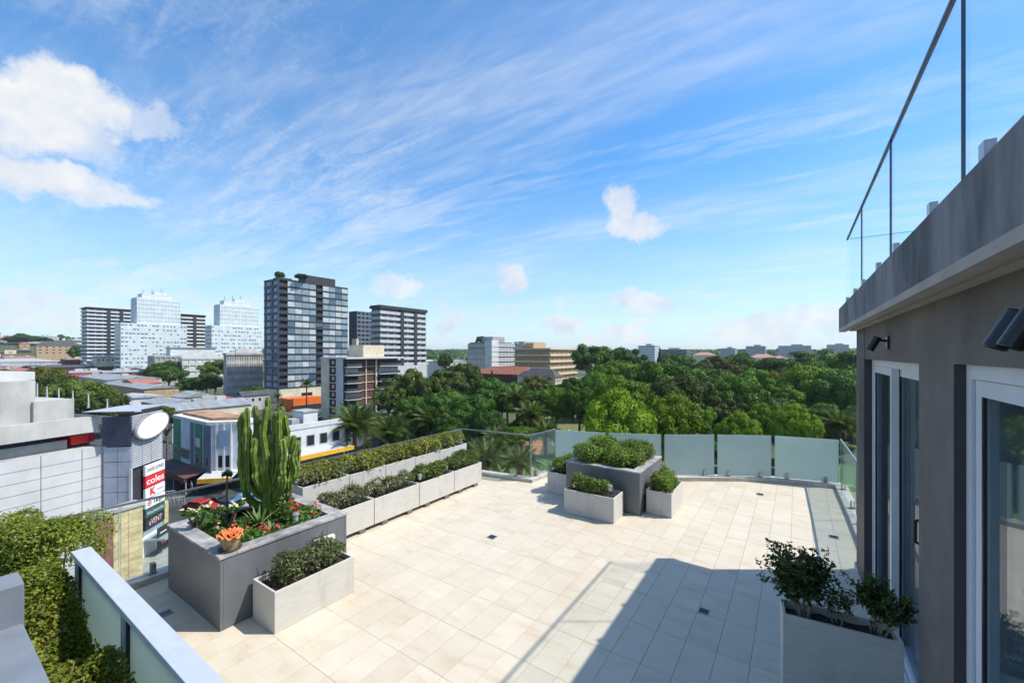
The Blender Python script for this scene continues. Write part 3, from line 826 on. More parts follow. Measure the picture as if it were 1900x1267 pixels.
# loose shrubs in the shaded trough by the doors
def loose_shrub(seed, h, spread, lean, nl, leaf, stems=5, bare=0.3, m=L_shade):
    rr = random.Random(seed); rng = np.random.default_rng(seed); t = MB(); tips = []
    for s in range(stems):
        a = rr.uniform(0, 6.28); r = rr.uniform(0.3, 1)*spread
        p = Vector((math.cos(a)*0.03, math.sin(a)*0.02, -0.03)); e = Vector((math.cos(a)*r+lean[0], math.sin(a)*r*0.7+lean[1], h*rr.uniform(0.7, 1.0)))
        path = [p.lerp(e, k/5)+Vector((rr.uniform(-0.02, 0.02), rr.uniform(-0.02, 0.02), 0))*(k > 0) for k in range(6)]
        t.tube(path, [0.011, 0.010, 0.008, 0.006, 0.004, 0.002], 6)
        for k in range(1, 6):
            for _ in range(4):
                q = path[k]
                if q.z < h*bare: continue
                e2 = q+Vector((rr.gauss(0, 0.07), rr.gauss(0, 0.06), rr.uniform(0.0, 0.12)))
                t.tube([q, e2], [0.004, 0.002], 4); tips += [q.lerp(e2, u) for u in (0.4, 0.7, 1.0)]
    T = np.array([tuple(q) for q in tips]); k = rng.integers(0, len(T), nl)
    P = T[k]+rng.normal(0, 0.022, (nl, 3)); N = rng.normal(0, 0.6, (nl, 3)); N[:, 2] += 0.6
    return np_mesh('foliage', leaves(P, N, leaf, rng, 0.5, 0.5), 4, m), t.mesh('branches', M_stem)
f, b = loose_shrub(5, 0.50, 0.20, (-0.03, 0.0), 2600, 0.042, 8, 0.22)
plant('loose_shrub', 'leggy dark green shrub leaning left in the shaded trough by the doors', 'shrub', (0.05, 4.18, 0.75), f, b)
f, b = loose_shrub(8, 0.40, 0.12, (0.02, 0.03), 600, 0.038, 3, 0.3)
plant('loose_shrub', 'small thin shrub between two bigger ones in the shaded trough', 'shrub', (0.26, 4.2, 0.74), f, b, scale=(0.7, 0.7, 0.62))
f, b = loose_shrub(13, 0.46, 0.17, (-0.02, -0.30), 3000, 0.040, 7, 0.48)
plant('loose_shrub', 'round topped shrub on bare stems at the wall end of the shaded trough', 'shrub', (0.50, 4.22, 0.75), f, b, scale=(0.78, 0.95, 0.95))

# the big sunny hedge at the lower left
def bed_hedge():
    rng = np.random.default_rng(3)
    n = 105000
    x = rng.uniform(-7.3, -2.6, n); y = rng.uniform(-1.25, 0.84, n)
    def top(x, y):
        return 0.80+0.10*np.sin(x*2.1+y)+0.08*np.sin(x*5.3-y*3.1)+0.07*np.sin(y*6.0+x*2.7)-0.30*np.clip((x+3.9)/1.2, 0, 1)+0.12*np.clip((-x-5.2)/1.2, 0, 1)
    lx = rng.uniform(-7.3, -2.6, 260); ly = rng.uniform(-1.25, 0.84, 260); lh = rng.uniform(0.02, 0.12, 260)
    bump = np.zeros(n)
    for a_, b_, h_ in zip(lx, ly, lh): bump = np.maximum(bump, h_*np.exp(-((x-a_)**2+(y-b_)**2)/0.012))
    z = top(x, y)-0.05+bump-np.abs(rng.normal(0, 0.07, n))
    P = np.stack([x, y, z], 1); N = np.tile([0.1, 0.1, 1.0], (n, 1))
    # hanging skirts over both long edges
    m = 26000
    xs = rng.uniform(-7.3, -2.6, m); ys = np.where(rng.random(m) < 0.8, 0.84, -1.25)+rng.normal(0, 0.05, m); zs = rng.uniform(0.3, 1.0, m)*top(xs, ys)
    P2 = np.stack([xs, np.minimum(ys, 0.90), zs], 1); N2 = np.tile([0.0, 0.8, 0.5], (m, 1))
    keep = P2[:, 1] < 0.89
    P = np.concatenate([P, P2[keep]]); N = np.concatenate([N, N2[keep]])
    return np_mesh('foliage', leaves(P, N, 0.036, rng, 0.55, 0.95, 0.25), 4, L_sunny)
t = thing('bed_hedge', 'wide sunny yellow green hedge filling the lower left corner behind the balustrade', 'hedge', (0, 0, 0))
stuff(link('foliage', bed_hedge(), t))
br = MB(); rr = random.Random(2)
for _ in range(70):
    x, y = rr.uniform(-7.2, -2.7), rr.uniform(-1.2, 0.75); br.tube([(x, y, 0.28), (x+rr.uniform(-.1, .1), y+rr.uniform(-.1, .1), 0.5), (x+rr.uniform(-.2, .2), y+rr.uniform(-.2, .2), 0.74)], [0.012, 0.009, 0.004], 5)
stuff(br.build('branches', M_twig, t))
bu = hedge_proto('b', 91, 0.60, 0.5, 0.66, 26000, 0.036, L_sunny, 34, 0.19, 14)
plant('corner_bush', 'taller bush with orange tinged leaves rising at the far end of the sunny hedge', 'bush', (-6.55, 0.72, 0.55), *bu, rz=0.6, scale=(1.0, 0.85, 1.0))

# ------------------------------------------------------------------ the cactus planter (top of soil 0.677)
SZ = 0.68
M_cactus = mat('candelabra_cactus_skin', (0.055, 0.105, 0.012), 0.55, 0.0, 12, 0.5, 50, col2=(0.20, 0.28, 0.035), stain=((0.16, 0.13, 0.06), (1, 1, 0.6), 7.0, 0.5))
def ribbed(path, rad, ribs=5, seg=3, twist=0.0):
    """fluted column along a path, closed to a point at the tip"""
    path = [Vector(p) for p in path]; n = len(path); m = MB(); ref = None; K = ribs*4
    for i, p in enumerate(path):
        d = (path[min(i+1, n-1)]-path[max(i-1, 0)]).normalized()
        if ref is None: ref = d.orthogonal().normalized()
        u = (ref-d*ref.dot(d)).normalized(); ref = u; w = d.cross(u)
        for k in range(K):
            a = 2*math.pi*k/K+twist*i; f = (1.0, 0.70, 0.5, 0.70)[k % 4]
            m.v.append(tuple(p+(u*math.cos(a)+w*math.sin(a))*rad[i]*f))
    for i in range(n-1):
        for k in range(K): m.f.append((i*K+k, i*K+(k+1) % K, (i+1)*K+(k+1) % K, (i+1)*K+k))
    m.f.append(tuple((n-1)*K+k for k in range(K)))
    return m
ct = thing('candelabra_cactus', 'tall many armed green candelabra cactus in the left grey planter', 'cactus', (-5.86, 2.80, SZ-0.03))
rr = random.Random(21)
trunk = [(0, 0, 0), (0.01, 0, 0.2), (0.0, 0.01, 0.5), (0.02, 0, 0.85)]
ribbed(trunk, [0.085, 0.09, 0.095, 0.08], 6).build('trunk', M_cactus, ct)
# image right is (0.826,0.563); spread the arms mostly along it
ur = Vector((_c, _s, 0)); uf = Vector((-_s, _c, 0))
ARMS = []
for k in range(25):
    q = k/24.0; side_ = -0.32+0.66*((k*0.618) % 1.0); dp = rr.uniform(-0.20, 0.20)*(1-abs(side_))
    topz = 1.52-1.25*max(0, side_-0.10)-0.42*max(0, -side_-0.18)+rr.uniform(-0.42, 0.06)
    ARMS.append((side_, dp, rr.uniform(0.28, 0.75), max(0.80, topz)))
ARMS += [(-0.02, 0.02, 0.8, 1.66), (-0.34, 0.0, 0.85, 1.46), (-0.20, 0.05, 0.8, 1.54), (0.17, -0.05, 0.7, 1.36), (0.37, 0.0, 0.6, 1.05), (0.30, 0.05, 0.65, 1.14)]
for a, dp, zl, zt in ARMS:
    e = ur*a+uf*dp; z0 = zl*0.55
    st = Vector((e.x*0.10, e.y*0.10, z0))
    bend = Vector((e.x*0.97, e.y*0.97, min(zl+0.02+0.15*abs(a), zt-0.45)))
    path = [st, st.lerp(bend, 0.5)-Vector((0, 0, 0.05)), st.lerp(bend, 0.82)-Vector((0, 0, 0.03)), bend]
    nseg = 9
    top = Vector((e.x*(1.0+0.06*rr.uniform(-1, 1)), e.y*(1.0+0.06*rr.uniform(-1, 1)), zt))
    wob = Vector((rr.uniform(-0.02, 0.02), rr.uniform(-0.02, 0.02), 0))
    for i in range(1, nseg+1): path.append(bend.lerp(top, (i/nseg) if i < nseg-1 else (0.955 if i == nseg-1 else 1.0))+wob*math.sin(i*0.9))
    R0 = rr.uniform(0.036, 0.045)
    rad = [R0*0.75, R0*0.85, R0*0.95, R0]+[R0*(1.10 if i % 2 else 0.88) for i in range(nseg-2)]+[R0*0.98, R0*0.50]
    ribbed(path, rad, 5).build('arm', M_cactus, ct)

M_fl_white = mat('cream_petal', (0.55, 0.52, 0.30), 0.6, 0.08)
M_fl_red = mat('red_petal', (0.55, 0.035, 0.035), 0.55, 0.15)
M_fl_pink = mat('peach_petal', (0.75, 0.36, 0.24), 0.6, 0.1)
M_agave = mat('agave_blade', (0.06, 0.13, 0.022), 0.45, 0.0, 10, col2=(0.16, 0.24, 0.06))
L_flow = leafmat('flower_bed_leaf', (0.035, 0.085, 0.014), (0.14, 0.24, 0.05), 0.35)
def blossoms(rng, C, size, m, name='blossom'):
    """five petals at every place; returns one mesh"""
    V = []
    for c in C:
        n = rng.normal(0, 0.4, 3)+np.array([0.2, -0.2, 1]); n /= np.linalg.norm(n)
        a = np.cross(n, [0.3, 0.8, 0.1]); a /= np.linalg.norm(a); b = np.cross(n, a)
        s = size*rng.uniform(0.8, 1.2)
        for k in range(5):
            t = 2*math.pi*k/5; d = a*math.cos(t)+b*math.sin(t); w = np.cross(n, d)
            V.append([c, c+d*s*0.6+w*s*0.38+n*s*0.25, c+d*s+n*s*0.15, c+d*s*0.6-w*s*0.38+n*s*0.25])
    return np_mesh(name, np.array(V), 4, m)
def spurge(label, loc, stems, h, seed, fl):
    """leafless stems topped by a leaf rosette and pale flowers"""
    rr = random.Random(seed); rng = np.random.default_rng(seed); t = thing('flowering_spurge', label, 'plant', loc, 0, 'flowering stems in the cactus planter')
    P = []; N = []; FC = []
    for s in range(stems):
        a = rr.uniform(0, 6.28); e = Vector((math.cos(a)*0.10*(stems > 1), math.sin(a)*0.10*(stems > 1), h*rr.uniform(0.8, 1)))
        MB().tube([(0, 0, -0.03), (e.x*0.5+rr.uniform(-.01, .01), e.y*0.5, e.z*0.5), tuple(e)], [0.014, 0.012, 0.011], 7).build('stem', M_twig, t)
        for k in range(70):
            d = np.array([rr.gauss(0, 1), rr.gauss(0, 1), rr.uniform(-0.3, 0.8)]); d /= np.linalg.norm(d)
            P.append(np.array(e)+d*0.045); N.append([d[0]*0.4, d[1]*0.4, 0.9])
        for k in range(fl): FC.append(np.array(e)+np.array([rr.gauss(0, 0.035), rr.gauss(0, 0.035), 0.045+rr.uniform(-0.02, 0.015)]))
    stuff(link('foliage', np_mesh('foliage', leaves(np.array(P), np.array(N), 0.075, rng, 0.42, 0.4), 4, L_flow), t))
    stuff(link('blossoms', blossoms(rng, FC, 0.018, M_fl_white), t))
def rosette(label, loc, n, L, wid, seed, m=M_agave, up=0.5):
    t = thing('spiky_rosette', label, 'plant', loc, 0, 'spiky rosettes in the cactus planter'); rr = random.Random(seed)
    for k in range(n):
        a = k*2.4; el = up*(0.35+1.3*k/n); d = Vector((math.cos(a)*math.cos(el), math.sin(a)*math.cos(el), math.sin(el))); s = Vector((-math.sin(a), math.cos(a), 0)); l = L*rr.uniform(0.85, 1.1)
        m_ = MB(); pr = []
        for i in range(6):
            u = i/5; c = d*l*u+Vector((0, 0, -0.10*l*u*u)); w = wid*(0.7+0.6*u if u < 0.3 else 0.88*(1-u)/0.7+0.0)
            pr.append((c-s*w+Vector((0, 0, 0.3*w)), c, c+s*w+Vector((0, 0, 0.3*w))))
        for q in pr: m_.v += [tuple(x) for x in q]
        for i in range(5):
            for j in (0, 1): m_.f.append((3*i+j, 3*i+j+1, 3*i+j+4, 3*i+j+3))
        m_.build('blade', m, t)
def bedding(label, loc, rx, ry, h, n, nf, seed, fm, leaf=0.05):
    t = thing('flowering_bedding_plant', label, 'plant', loc, 0, 'red flowered bedding plants'); rng = np.random.default_rng(seed)
    a = rng.uniform(0, 6.28, n); r = np.sqrt(rng.uniform(0, 1, n)); z = h*rng.uniform(0.1, 1, n)*(1-0.5*r**2)
    P = np.stack([rx*r*np.cos(a), ry*r*np.sin(a), z], 1); N = np.stack([np.cos(a)*r*0.5, np.sin(a)*r*0.5, np.ones(n)], 1)
    stuff(link('foliage', np_mesh('foliage', leaves(P, N, leaf, rng, 0.36, 0.5), 4, L_flow), t))
    FC = []
    for k in range(nf):
        a = rng.uniform(0, 6.28); r = math.sqrt(rng.uniform(0, 0.85)); c = np.array([rx*r*math.cos(a), ry*r*math.sin(a), h*(1-0.45*r*r)+0.02])
        for _ in range(5): FC.append(c+rng.normal(0, 0.016, 3))
    stuff(link('blossoms', blossoms(rng, FC, 0.017, fm), t))
    st = MB(); 
    for k in range(12):
        x, y = rng.uniform(-rx, rx)*0.6, rng.uniform(-ry, ry)*0.6; st.tube([(x, y, -0.03), (x*1.2, y*1.2, h*0.6)], [0.006, 0.004], 5)
    stuff(st.build('stems', M_twig, t))
spurge('pale flowered spurge at the front left corner of the cactus planter', (-6.08, 2.06, SZ), 4, 0.30, 1, 9)
spurge('tall single stemmed spurge standing above the others left of the cactus', (-6.22, 2.45, SZ), 1, 0.62, 2, 9)
spurge('pale flowered spurge with several heads just left of the cactus', (-5.86, 2.34, SZ), 3, 0.34, 3, 10)
spurge('peachy flowered stem close to the left side of the cactus', (-6.2, 2.72, SZ), 1, 0.80, 4, 4)
spurge('leafy spurge at the back between cactus and first hedge trough', (-5.98, 3.14, SZ), 4, 0.60, 5, 6)
rosette('large spiky green rosette in front of the cactus trunk', (-5.66, 2.58, SZ+0.02), 26, 0.30, 0.022, 6, up=0.8)
rosette('small spiky rosette near the lamp stake in the cactus planter', (-5.42, 2.62, SZ), 18, 0.17, 0.018, 7, up=0.7)
bedding('bedding plant with many red flowers at the right end of the cactus planter', (-5.40, 3.04, SZ), 0.22, 0.22, 0.20, 900, 8, 8, M_fl_red)
bedding('low bedding plant with few red flowers along the front of the cactus planter', (-5.30, 2.36, SZ), 0.19, 0.20, 0.13, 800, 5, 9, M_fl_red)
bedding('leafy plant in the front corner of the cactus planter behind the pot', (-5.62, 2.16, SZ), 0.20, 0.09, 0.15, 500, 1, 10, M_fl_pink)

for i, (x, y, rx, ry, h, nf) in enumerate([(-6.1, 3.05, .2, .2, .26, 1), (-5.68, 2.98, .2, .18, .2, 1), (-5.78, 2.46, .2, .16, .14, 1), (-6.24, 2.22, .14, .2, .18, 0), (-5.2, 2.72, .1, .22, .12, 1), (-5.95, 2.2, .18, .12, .12, 0)]):
    bedding('leafy green filler plant ' + ['behind the cactus beside the first back trough', 'between the cactus and the red flowers', 'in front of the spiky rosette', 'at the street side of the cactus planter', 'low along the front board of the cactus planter', 'between the pale flowered stems'][i], (x, y, SZ), rx, ry, h, 650, nf, 40+i, M_fl_red if i != 5 else M_fl_white, 0.055)

# pot with a ruffled orange succulent on the planter's corner
pt = thing('clay_pot', 'weathered clay pot with saucer on the front corner of the cactus planter', 'pot', (-5.08, 2.03, 0.777))
M_clay = mat('mossy_clay', (0.34, 0.24, 0.12), 0.85, 0.2, 18, 0.3, 60)
MB().lathe([(0.0, 0.001), (0.098, 0.001), (0.115, 0.018), (0.108, 0.020), (0.094, 0.010), (0.0, 0.010)], seg=28).build('saucer', mat('dark_saucer', (0.07, 0.05, 0.04), 0.6, 0.1), pt, smooth=True)
MB().lathe([(0.0, 0.011), (0.070, 0.011), (0.102, 0.125), (0.112, 0.127), (0.112, 0.150), (0.100, 0.150), (0.094, 0.128), (0.0, 0.126)], seg=28).build('pot_body', M_clay, pt, smooth=False)
M_ruffle = mat('orange_ruffled_leaf', (0.62, 0.075, 0.022), 0.45, 0.0, 14, 0.2, 40, col2=(0.80, 0.20, 0.045))
M_ruffle2 = mat('pale_leaf_rim', (0.78, 0.42, 0.14), 0.5, 0.1)
su = thing('ruffled_succulent', 'orange ruffled succulent growing in the clay pot', 'plant', (-5.08, 2.03, 0.777+0.125)); su.scale = (0.88, 0.88, 0.88)
rr = random.Random(4)
for k in range(9):
    a0 = k*2.4; tilt = 0.12+0.75*(k/8.0); Lr = 0.165-0.075*k/8
    m_ = MB(); nu, nv = 6, 11
    for i in range(nu+1):
        u = i/nu
        for j in range(nv+1):
            v = (j/nv-0.5)*2; ang = a0+v*0.85
            r = Lr*u*(1-0.12*v*v); z = r*math.tan(tilt)*0.55+0.022*u*u*math.sin(j*1.7+k)+0.030
            rad_ = r*math.cos(tilt*0.5)
            m_.v.append((rad_*math.cos(ang), rad_*math.sin(ang), z))
    for i in range(nu):
        for j in range(nv): q = i*(nv+1)+j; m_.f.append((q, q+1, q+nv+2, q+nv+1))
    o = m_.build('ruffled_leaf', M_ruffle, su, smooth=True); sd = o.modifiers.new('thickness', 'SOLIDIFY'); sd.thickness = 0.004
    rim = [m_.v[nu*(nv+1)+j] for j in range(nv+1)]
    MB().tube(rim, 0.0035, 5).build('leaf_rim', M_ruffle2, o)

# solar lamp stakes
def stake(label, loc, h):
    t = thing('solar_lamp_stake', label, 'lamp', loc, 0, 'small solar lamp stakes')
    MB().tube([(0, 0, -0.05), (0, 0, h)], 0.008, 8).build('stake', M_black, t)
    MB().lathe([(0.0, h), (0.026, h), (0.034, h+0.07), (0.0, h+0.07)], seg=14).build('lens', mat('lamp_glass_grey', (0.45, 0.46, 0.44), 0.25, 0.05), t)
    MB().lathe([(0.042, h+0.070), (0.046, h+0.078), (0.034, h+0.098), (0.0, h+0.102)], seg=14).build('lamp_cap', mat('lamp_cap_grey', (0.22, 0.21, 0.20), 0.5, 0.1), t)
stake('grey solar lamp stake at the end of the third front row trough', (-5.86, 5.52, 0.43), 0.10)
stake('grey solar lamp stake in the trough before the central planter', (-2.70, 7.0, 0.37), 0.13)
stake('grey solar lamp stake among the flowers of the cactus planter', (-5.25, 2.84, SZ), 0.10)
wb = thing('white_block', 'small white block set on the hedge trough against the left grey planter', 'block', (-4.90, 3.02, 0.43))
MB().prism([(-0.04, -0.13), (0.03, -0.13), (0.03, 0.13), (-0.04, 0.13)], 0.0, 0.16).build('block_body', mat('white_block_paint', (0.72, 0.70, 0.64), 0.7, 0.06), wb, bevel=0.012)
MB().box(0.0305, 0.034, -0.09, 0.09, 0.03, 0.12).build('face_plate', mat('white_block_plate', (0.62, 0.60, 0.54), 0.7, 0.06), wb)
# ================================================================== ground, streets, park
def smooth01(t): t = min(1, max(0, t)); return t*t*(3-2*t)
MOUND = W(20, 720)
def terrain(x, y):
    r = math.hypot(x, y)
    z = GROUND+25*smooth01((r-380)/1300)
    z += 30*math.exp(-((x-MOUND[0])**2+(y-MOUND[1])**2)/(2*170**2))
    if r > 300: z += 3.0*math.sin(x*0.006+1)*math.cos(y*0.005)*smooth01((r-300)/500)
    return z
def ground_sheet():
    m = MB(); rs = [0, 20, 45, 80, 130, 190, 260, 340, 420, 500, 600, 700, 820, 960, 1120, 1300, 1500, 1750, 2050, 2500, 3200, 4200, 5500]; K = 120
    m.v.append((0, 0, GROUND))
    for r in rs[1:]:
        for k in range(K):
            a = 2*math.pi*k/K; x, y = r*math.cos(a), r*math.sin(a); m.v.append((x, y, terrain(x, y)))
    for k in range(K): m.f.append((0, 1+k, 1+(k+1) % K))
    for i in range(len(rs)-2):
        for k in range(K):
            a = 1+i*K; m.f.append((a+k, a+K+k, a+K+(k+1) % K, a+(k+1) % K))
    return m
M_ground = mat('parkland_ground', (0.045, 0.060, 0.020), 0.95, 0.3, 0.05, col2=(0.10, 0.105, 0.045), detail=8)
struct(ground_sheet().build('ground', M_ground, smooth=True))
M_road = mat('asphalt', (0.055, 0.055, 0.058), 0.9, 0.2, 0.6, 0.2, 20)
M_pave = mat('street_paving', (0.30, 0.28, 0.26), 0.85, 0.12, 1.2)
M_line = mat('road_paint', (0.72, 0.72, 0.70), 0.7, 0.08, 4)
M_lawn = mat('lawn_grass', (0.050, 0.115, 0.016), 0.95, 0.2, 1.5, col2=(0.095, 0.17, 0.03))
M_clay_c = mat('clay_court', (0.42, 0.17, 0.075), 0.9, 0.12, 0.5)
M_dry = mat('dry_grass', (0.17, 0.16, 0.05), 0.95, 0.2, 0.8, col2=(0.11, 0.15, 0.035))
G1z = GROUND+0.02
struct(MB().prism([(-30, -80), (-30, 62), (-12, 62), (-12, 74), (-150, 74), (-150, 130), (-168, 130), (-168, 74), (-330, 74), (-330, -80)], GROUND-0.1, G1z).build('road', M_road))
kx = 0.12
struct(MB().prism([(-74.0, 30.5), (-69.5, 30.5), (-69.5, 73), (-74.0, 73)], G1z, G1z+kx).build('pavement_shops', M_pave))
struct(MB().prism([(-58.5, -20), (-46, -20), (-46, 13), (-50, 24), (-58.5, 28)], G1z, G1z+kx).build('pavement_mall', M_pave))
struct(MB().prism([(-29.9, -80), (-7, -80), (-7, 61.9), (-29.9, 61.9)], GROUND-0.1, G1z+kx).build('pavement_terrace_side', M_pave))
mk = MB()
for k in range(16): mk.box(-52.08, -51.92, 30+k*5.5, 33+k*5.5, G1z+0.004, G1z+0.006) if 30+k*5.5 < 70 else None
for k in range(10): mk.box(-41.1, -40.95, -10+k*8, -6+k*8, G1z+0.004, G1z+0.006)
for k in range(9): mk.box(-66.5+k*1.5, -65.7+k*1.5, 25.5, 28.8, G1z+0.004, G1z+0.006)
mk.box(-66.8, -46.5, 24.2, 24.6, G1z+0.004, G1z+0.006); mk.box(-68.3, -68.15, 31, 72, G1z+0.004, G1z+0.006)
m = mk.build('road_markings', M_line); struct(m)
x0, y0 = W(985, 66)
struct(MB().prism([W(880, 58), W(1190, 52), W(1250, 80), W(1000, 84), W(905, 80)], GROUND-0.1, GROUND+0.025).build('lawn', M_lawn))
struct(MB().prism([W(1400, 60), W(1680, 45), W(1700, 74), W(1480, 80)], GROUND-0.1, GROUND+0.025).build('lawn_right', M_lawn))
struct(MB().prism([W(925, 86), W(1000, 86), W(1010, 100), W(925, 102)], GROUND-0.1, GROUND+0.03).build('clay_court', M_clay_c))
struct(MB().prism([W(1000, 110), W(1110, 104), W(1120, 150), W(1060, 165), W(1010, 140)], GROUND-0.1, GROUND+0.035).build('dry_grass_field', M_dry))
# ================================================================== trees
F_dark = leafmat('dark_tree_leaf', (0.024, 0.066, 0.010), (0.085, 0.165, 0.022), 0.15, vscale=0.30, spec=0.12, isl_=0.28, objrand=0.34)
F_mid = leafmat('mid_green_tree_leaf', (0.042, 0.105, 0.008), (0.14, 0.255, 0.022), 0.17, vscale=0.30, spec=0.12, isl_=0.28, objrand=0.34)
F_lime = leafmat('lime_tree_leaf', (0.075, 0.145, 0.006), (0.24, 0.35, 0.022), 0.2, vscale=0.4, spec=0.12, isl_=0.28, objrand=0.34)
F_olive = leafmat('olive_tree_leaf', (0.042, 0.072, 0.014), (0.13, 0.175, 0.035), 0.2, vscale=0.3, spec=0.12, isl_=0.28, objrand=0.34)
F_rust = leafmat('rusty_tree_leaf', (0.062, 0.068, 0.012), (0.20, 0.185, 0.03), 0.2, vscale=0.3, spec=0.12, isl_=0.28, objrand=0.34)
M_bark = mat('grey_bark', (0.13, 0.105, 0.08), 0.9, 0.25, 3, 0.5, 10)
def crown_mesh(seed, kind):
    rng = np.random.default_rng(seed)
    if kind == 'dome':   nl, lr, n, ls = 44, (0.15, 0.30), 11000, 0.056
    elif kind == 'broccoli': nl, lr, n, ls = 90, (0.11, 0.21), 13000, 0.046
    elif kind == 'loose': nl, lr, n, ls = 26, (0.13, 0.24), 5200, 0.060
    else: nl, lr, n, ls = 40, (0.10, 0.2), 6000, 0.06
    L = []
    for _ in range(nl):
        if kind == 'cone':
            h = rng.uniform(0.05, 0.95); a = rng.uniform(0, 6.28); r = (1-h)*0.75*math.sqrt(rng.uniform(0.2, 1)); L.append((r*math.cos(a), r*math.sin(a), h, rng.uniform(*lr)*(1.2-h)))
        else:
            a = rng.uniform(0, 6.28); ph = math.asin(rng.uniform(-0.25, 1)); q = rng.uniform(0.62, 0.82) if kind != 'loose' else rng.uniform(0.35, 0.85)
            L.append((q*math.cos(ph)*math.cos(a), q*math.cos(ph)*math.sin(a), 0.40+0.50*q*1.1*math.sin(ph), rng.uniform(*lr)))
    L = np.array(L); k = rng.integers(0, nl, n)
    d = rng.normal(0, 1, (n, 3)); d /= np.linalg.norm(d, axis=1, keepdims=True); d[:, 2] = np.where(d[:, 2] < -0.3, -d[:, 2], d[:, 2])
    rr = L[k, 3]*np.clip(rng.normal(1.0, 0.13, n), 0.5, 1.35)
    asp = 0.55 if kind != 'cone' else 1.0
    P = L[k, :3]+d*rr[:, None]*np.array([1, 1, asp if kind != 'broccoli' else 0.7])
    ok = np.ones(n, bool)
    for j in range(nl):
        e = (P-L[j, :3])/np.array([1, 1, asp]); ok &= ~((np.linalg.norm(e, axis=1) < L[j, 3]*0.78) & (rng.random(n) < 0.85))
    P = P[ok]; d = d[ok]; d[:, 2] += 0.25
    V = leaves(P, d, ls, rng, 0.75, 0.30, 0.15)
    # leafy inner masses so that no daylight shows through the middle of a clump
    core = []
    if kind != 'loose':
        for x, y, z, r in L:
            m = 10 if kind != 'broccoli' else 7
            c = rng.normal(0, 1, (m*6, 3)); c /= np.linalg.norm(c, axis=1, keepdims=True)
            core.append(leaves(np.array([x, y, z])+c*r*0.62*np.array([1, 1, asp]), c, r*0.95, rng, 0.9, 0.25, 0.05))
        c = rng.normal(0, 1, (260, 3)); c /= np.linalg.norm(c, axis=1, keepdims=True); c[:, 2] = np.abs(c[:, 2])*1.2-0.25
        if kind != 'cone': core.append(leaves(c*np.array([0.55, 0.55, 0.40])+np.array([0, 0, 0.38]), c, 0.42, rng, 0.9, 0.2, 0.05))
    else:
        for x, y, z, r in L:
            c = rng.normal(0, 1, (22, 3)); c /= np.linalg.norm(c, axis=1, keepdims=True)
            core.append(leaves(np.array([x, y, z])+c*r*0.55*np.array([1, 1, asp]), c, r*0.7, rng, 0.9, 0.3, 0.05))
    return np_mesh('crown', np.concatenate([V]+core), 4, F_mid)
def trunk_mesh(seed, spread=0.55):
    rr = random.Random(seed); m = MB()
    m.tube([(0, 0, -0.03), (rr.uniform(-.02, .02), rr.uniform(-.02, .02), 0.3), (rr.uniform(-.04, .04), rr.uniform(-.04, .04), 0.55)], [0.050, 0.038, 0.030], 9)
    for k in range(7):
        a = k*0.9+rr.uniform(0, .5); e = spread*rr.uniform(0.6, 1)
        m.tube([(0, 0, 0.42+0.02*k), (math.cos(a)*e*0.4, math.sin(a)*e*0.4, 0.62), (math.cos(a)*e, math.sin(a)*e, 0.80+rr.uniform(-.06, .1))], [0.024, 0.016, 0.006], 6)
    return m.mesh('trunk', M_bark)
CR = {'dome': [crown_mesh(s, 'dome') for s in (1, 2, 3)], 'broccoli': [crown_mesh(s, 'broccoli') for s in (4, 5)], 'loose': [crown_mesh(s, 'loose') for s in (6, 7, 8)], 'cone': [crown_mesh(9, 'cone')]}
TR = [trunk_mesh(s) for s in (1, 2, 3)]
_tc = [0]
def tree(px, ytop, wpx, d, kind, m, label, group, cf=None, base=None):
    """a tree whose crown tops out at the given row, d metres off, wpx wide"""
    _tc[0] += 1; i = _tc[0]
    X, Y = W(px, d); zb = terrain(X, Y) if base is None else base
    h = Z(ytop, d)-zb; w = wpx*d/FPX*(1.18 if kind != 'cone' else 1)
    cf = cf or {'dome': 0.80, 'broccoli': 0.85, 'loose': 0.68, 'cone': 0.9}[kind]
    hc = min(h*cf, w*0.92 if kind != 'cone' else h)
    t = thing('tree' if kind != 'cone' else 'conifer_tree', label, 'tree', (X, Y, zb), i*1.3, group)
    tr = link('trunk', TR[i % 3], t, scale=(min(w*0.7, h*0.6), min(w*0.7, h*0.6), (h-hc*0.45)/0.8*0.98))
    c = link('crown', CR[kind][i % len(CR[kind])], t, (0, 0, h-hc*0.985), scale=(w/2, w/2, hc))
    c.material_slots[0].link = 'OBJECT'; c.material_slots[0].material = m
    return t
GP = 'park trees beyond the balustrade'
D, Mi, Li, Ol, Ru = F_dark, F_mid, F_lime, F_olive, F_rust
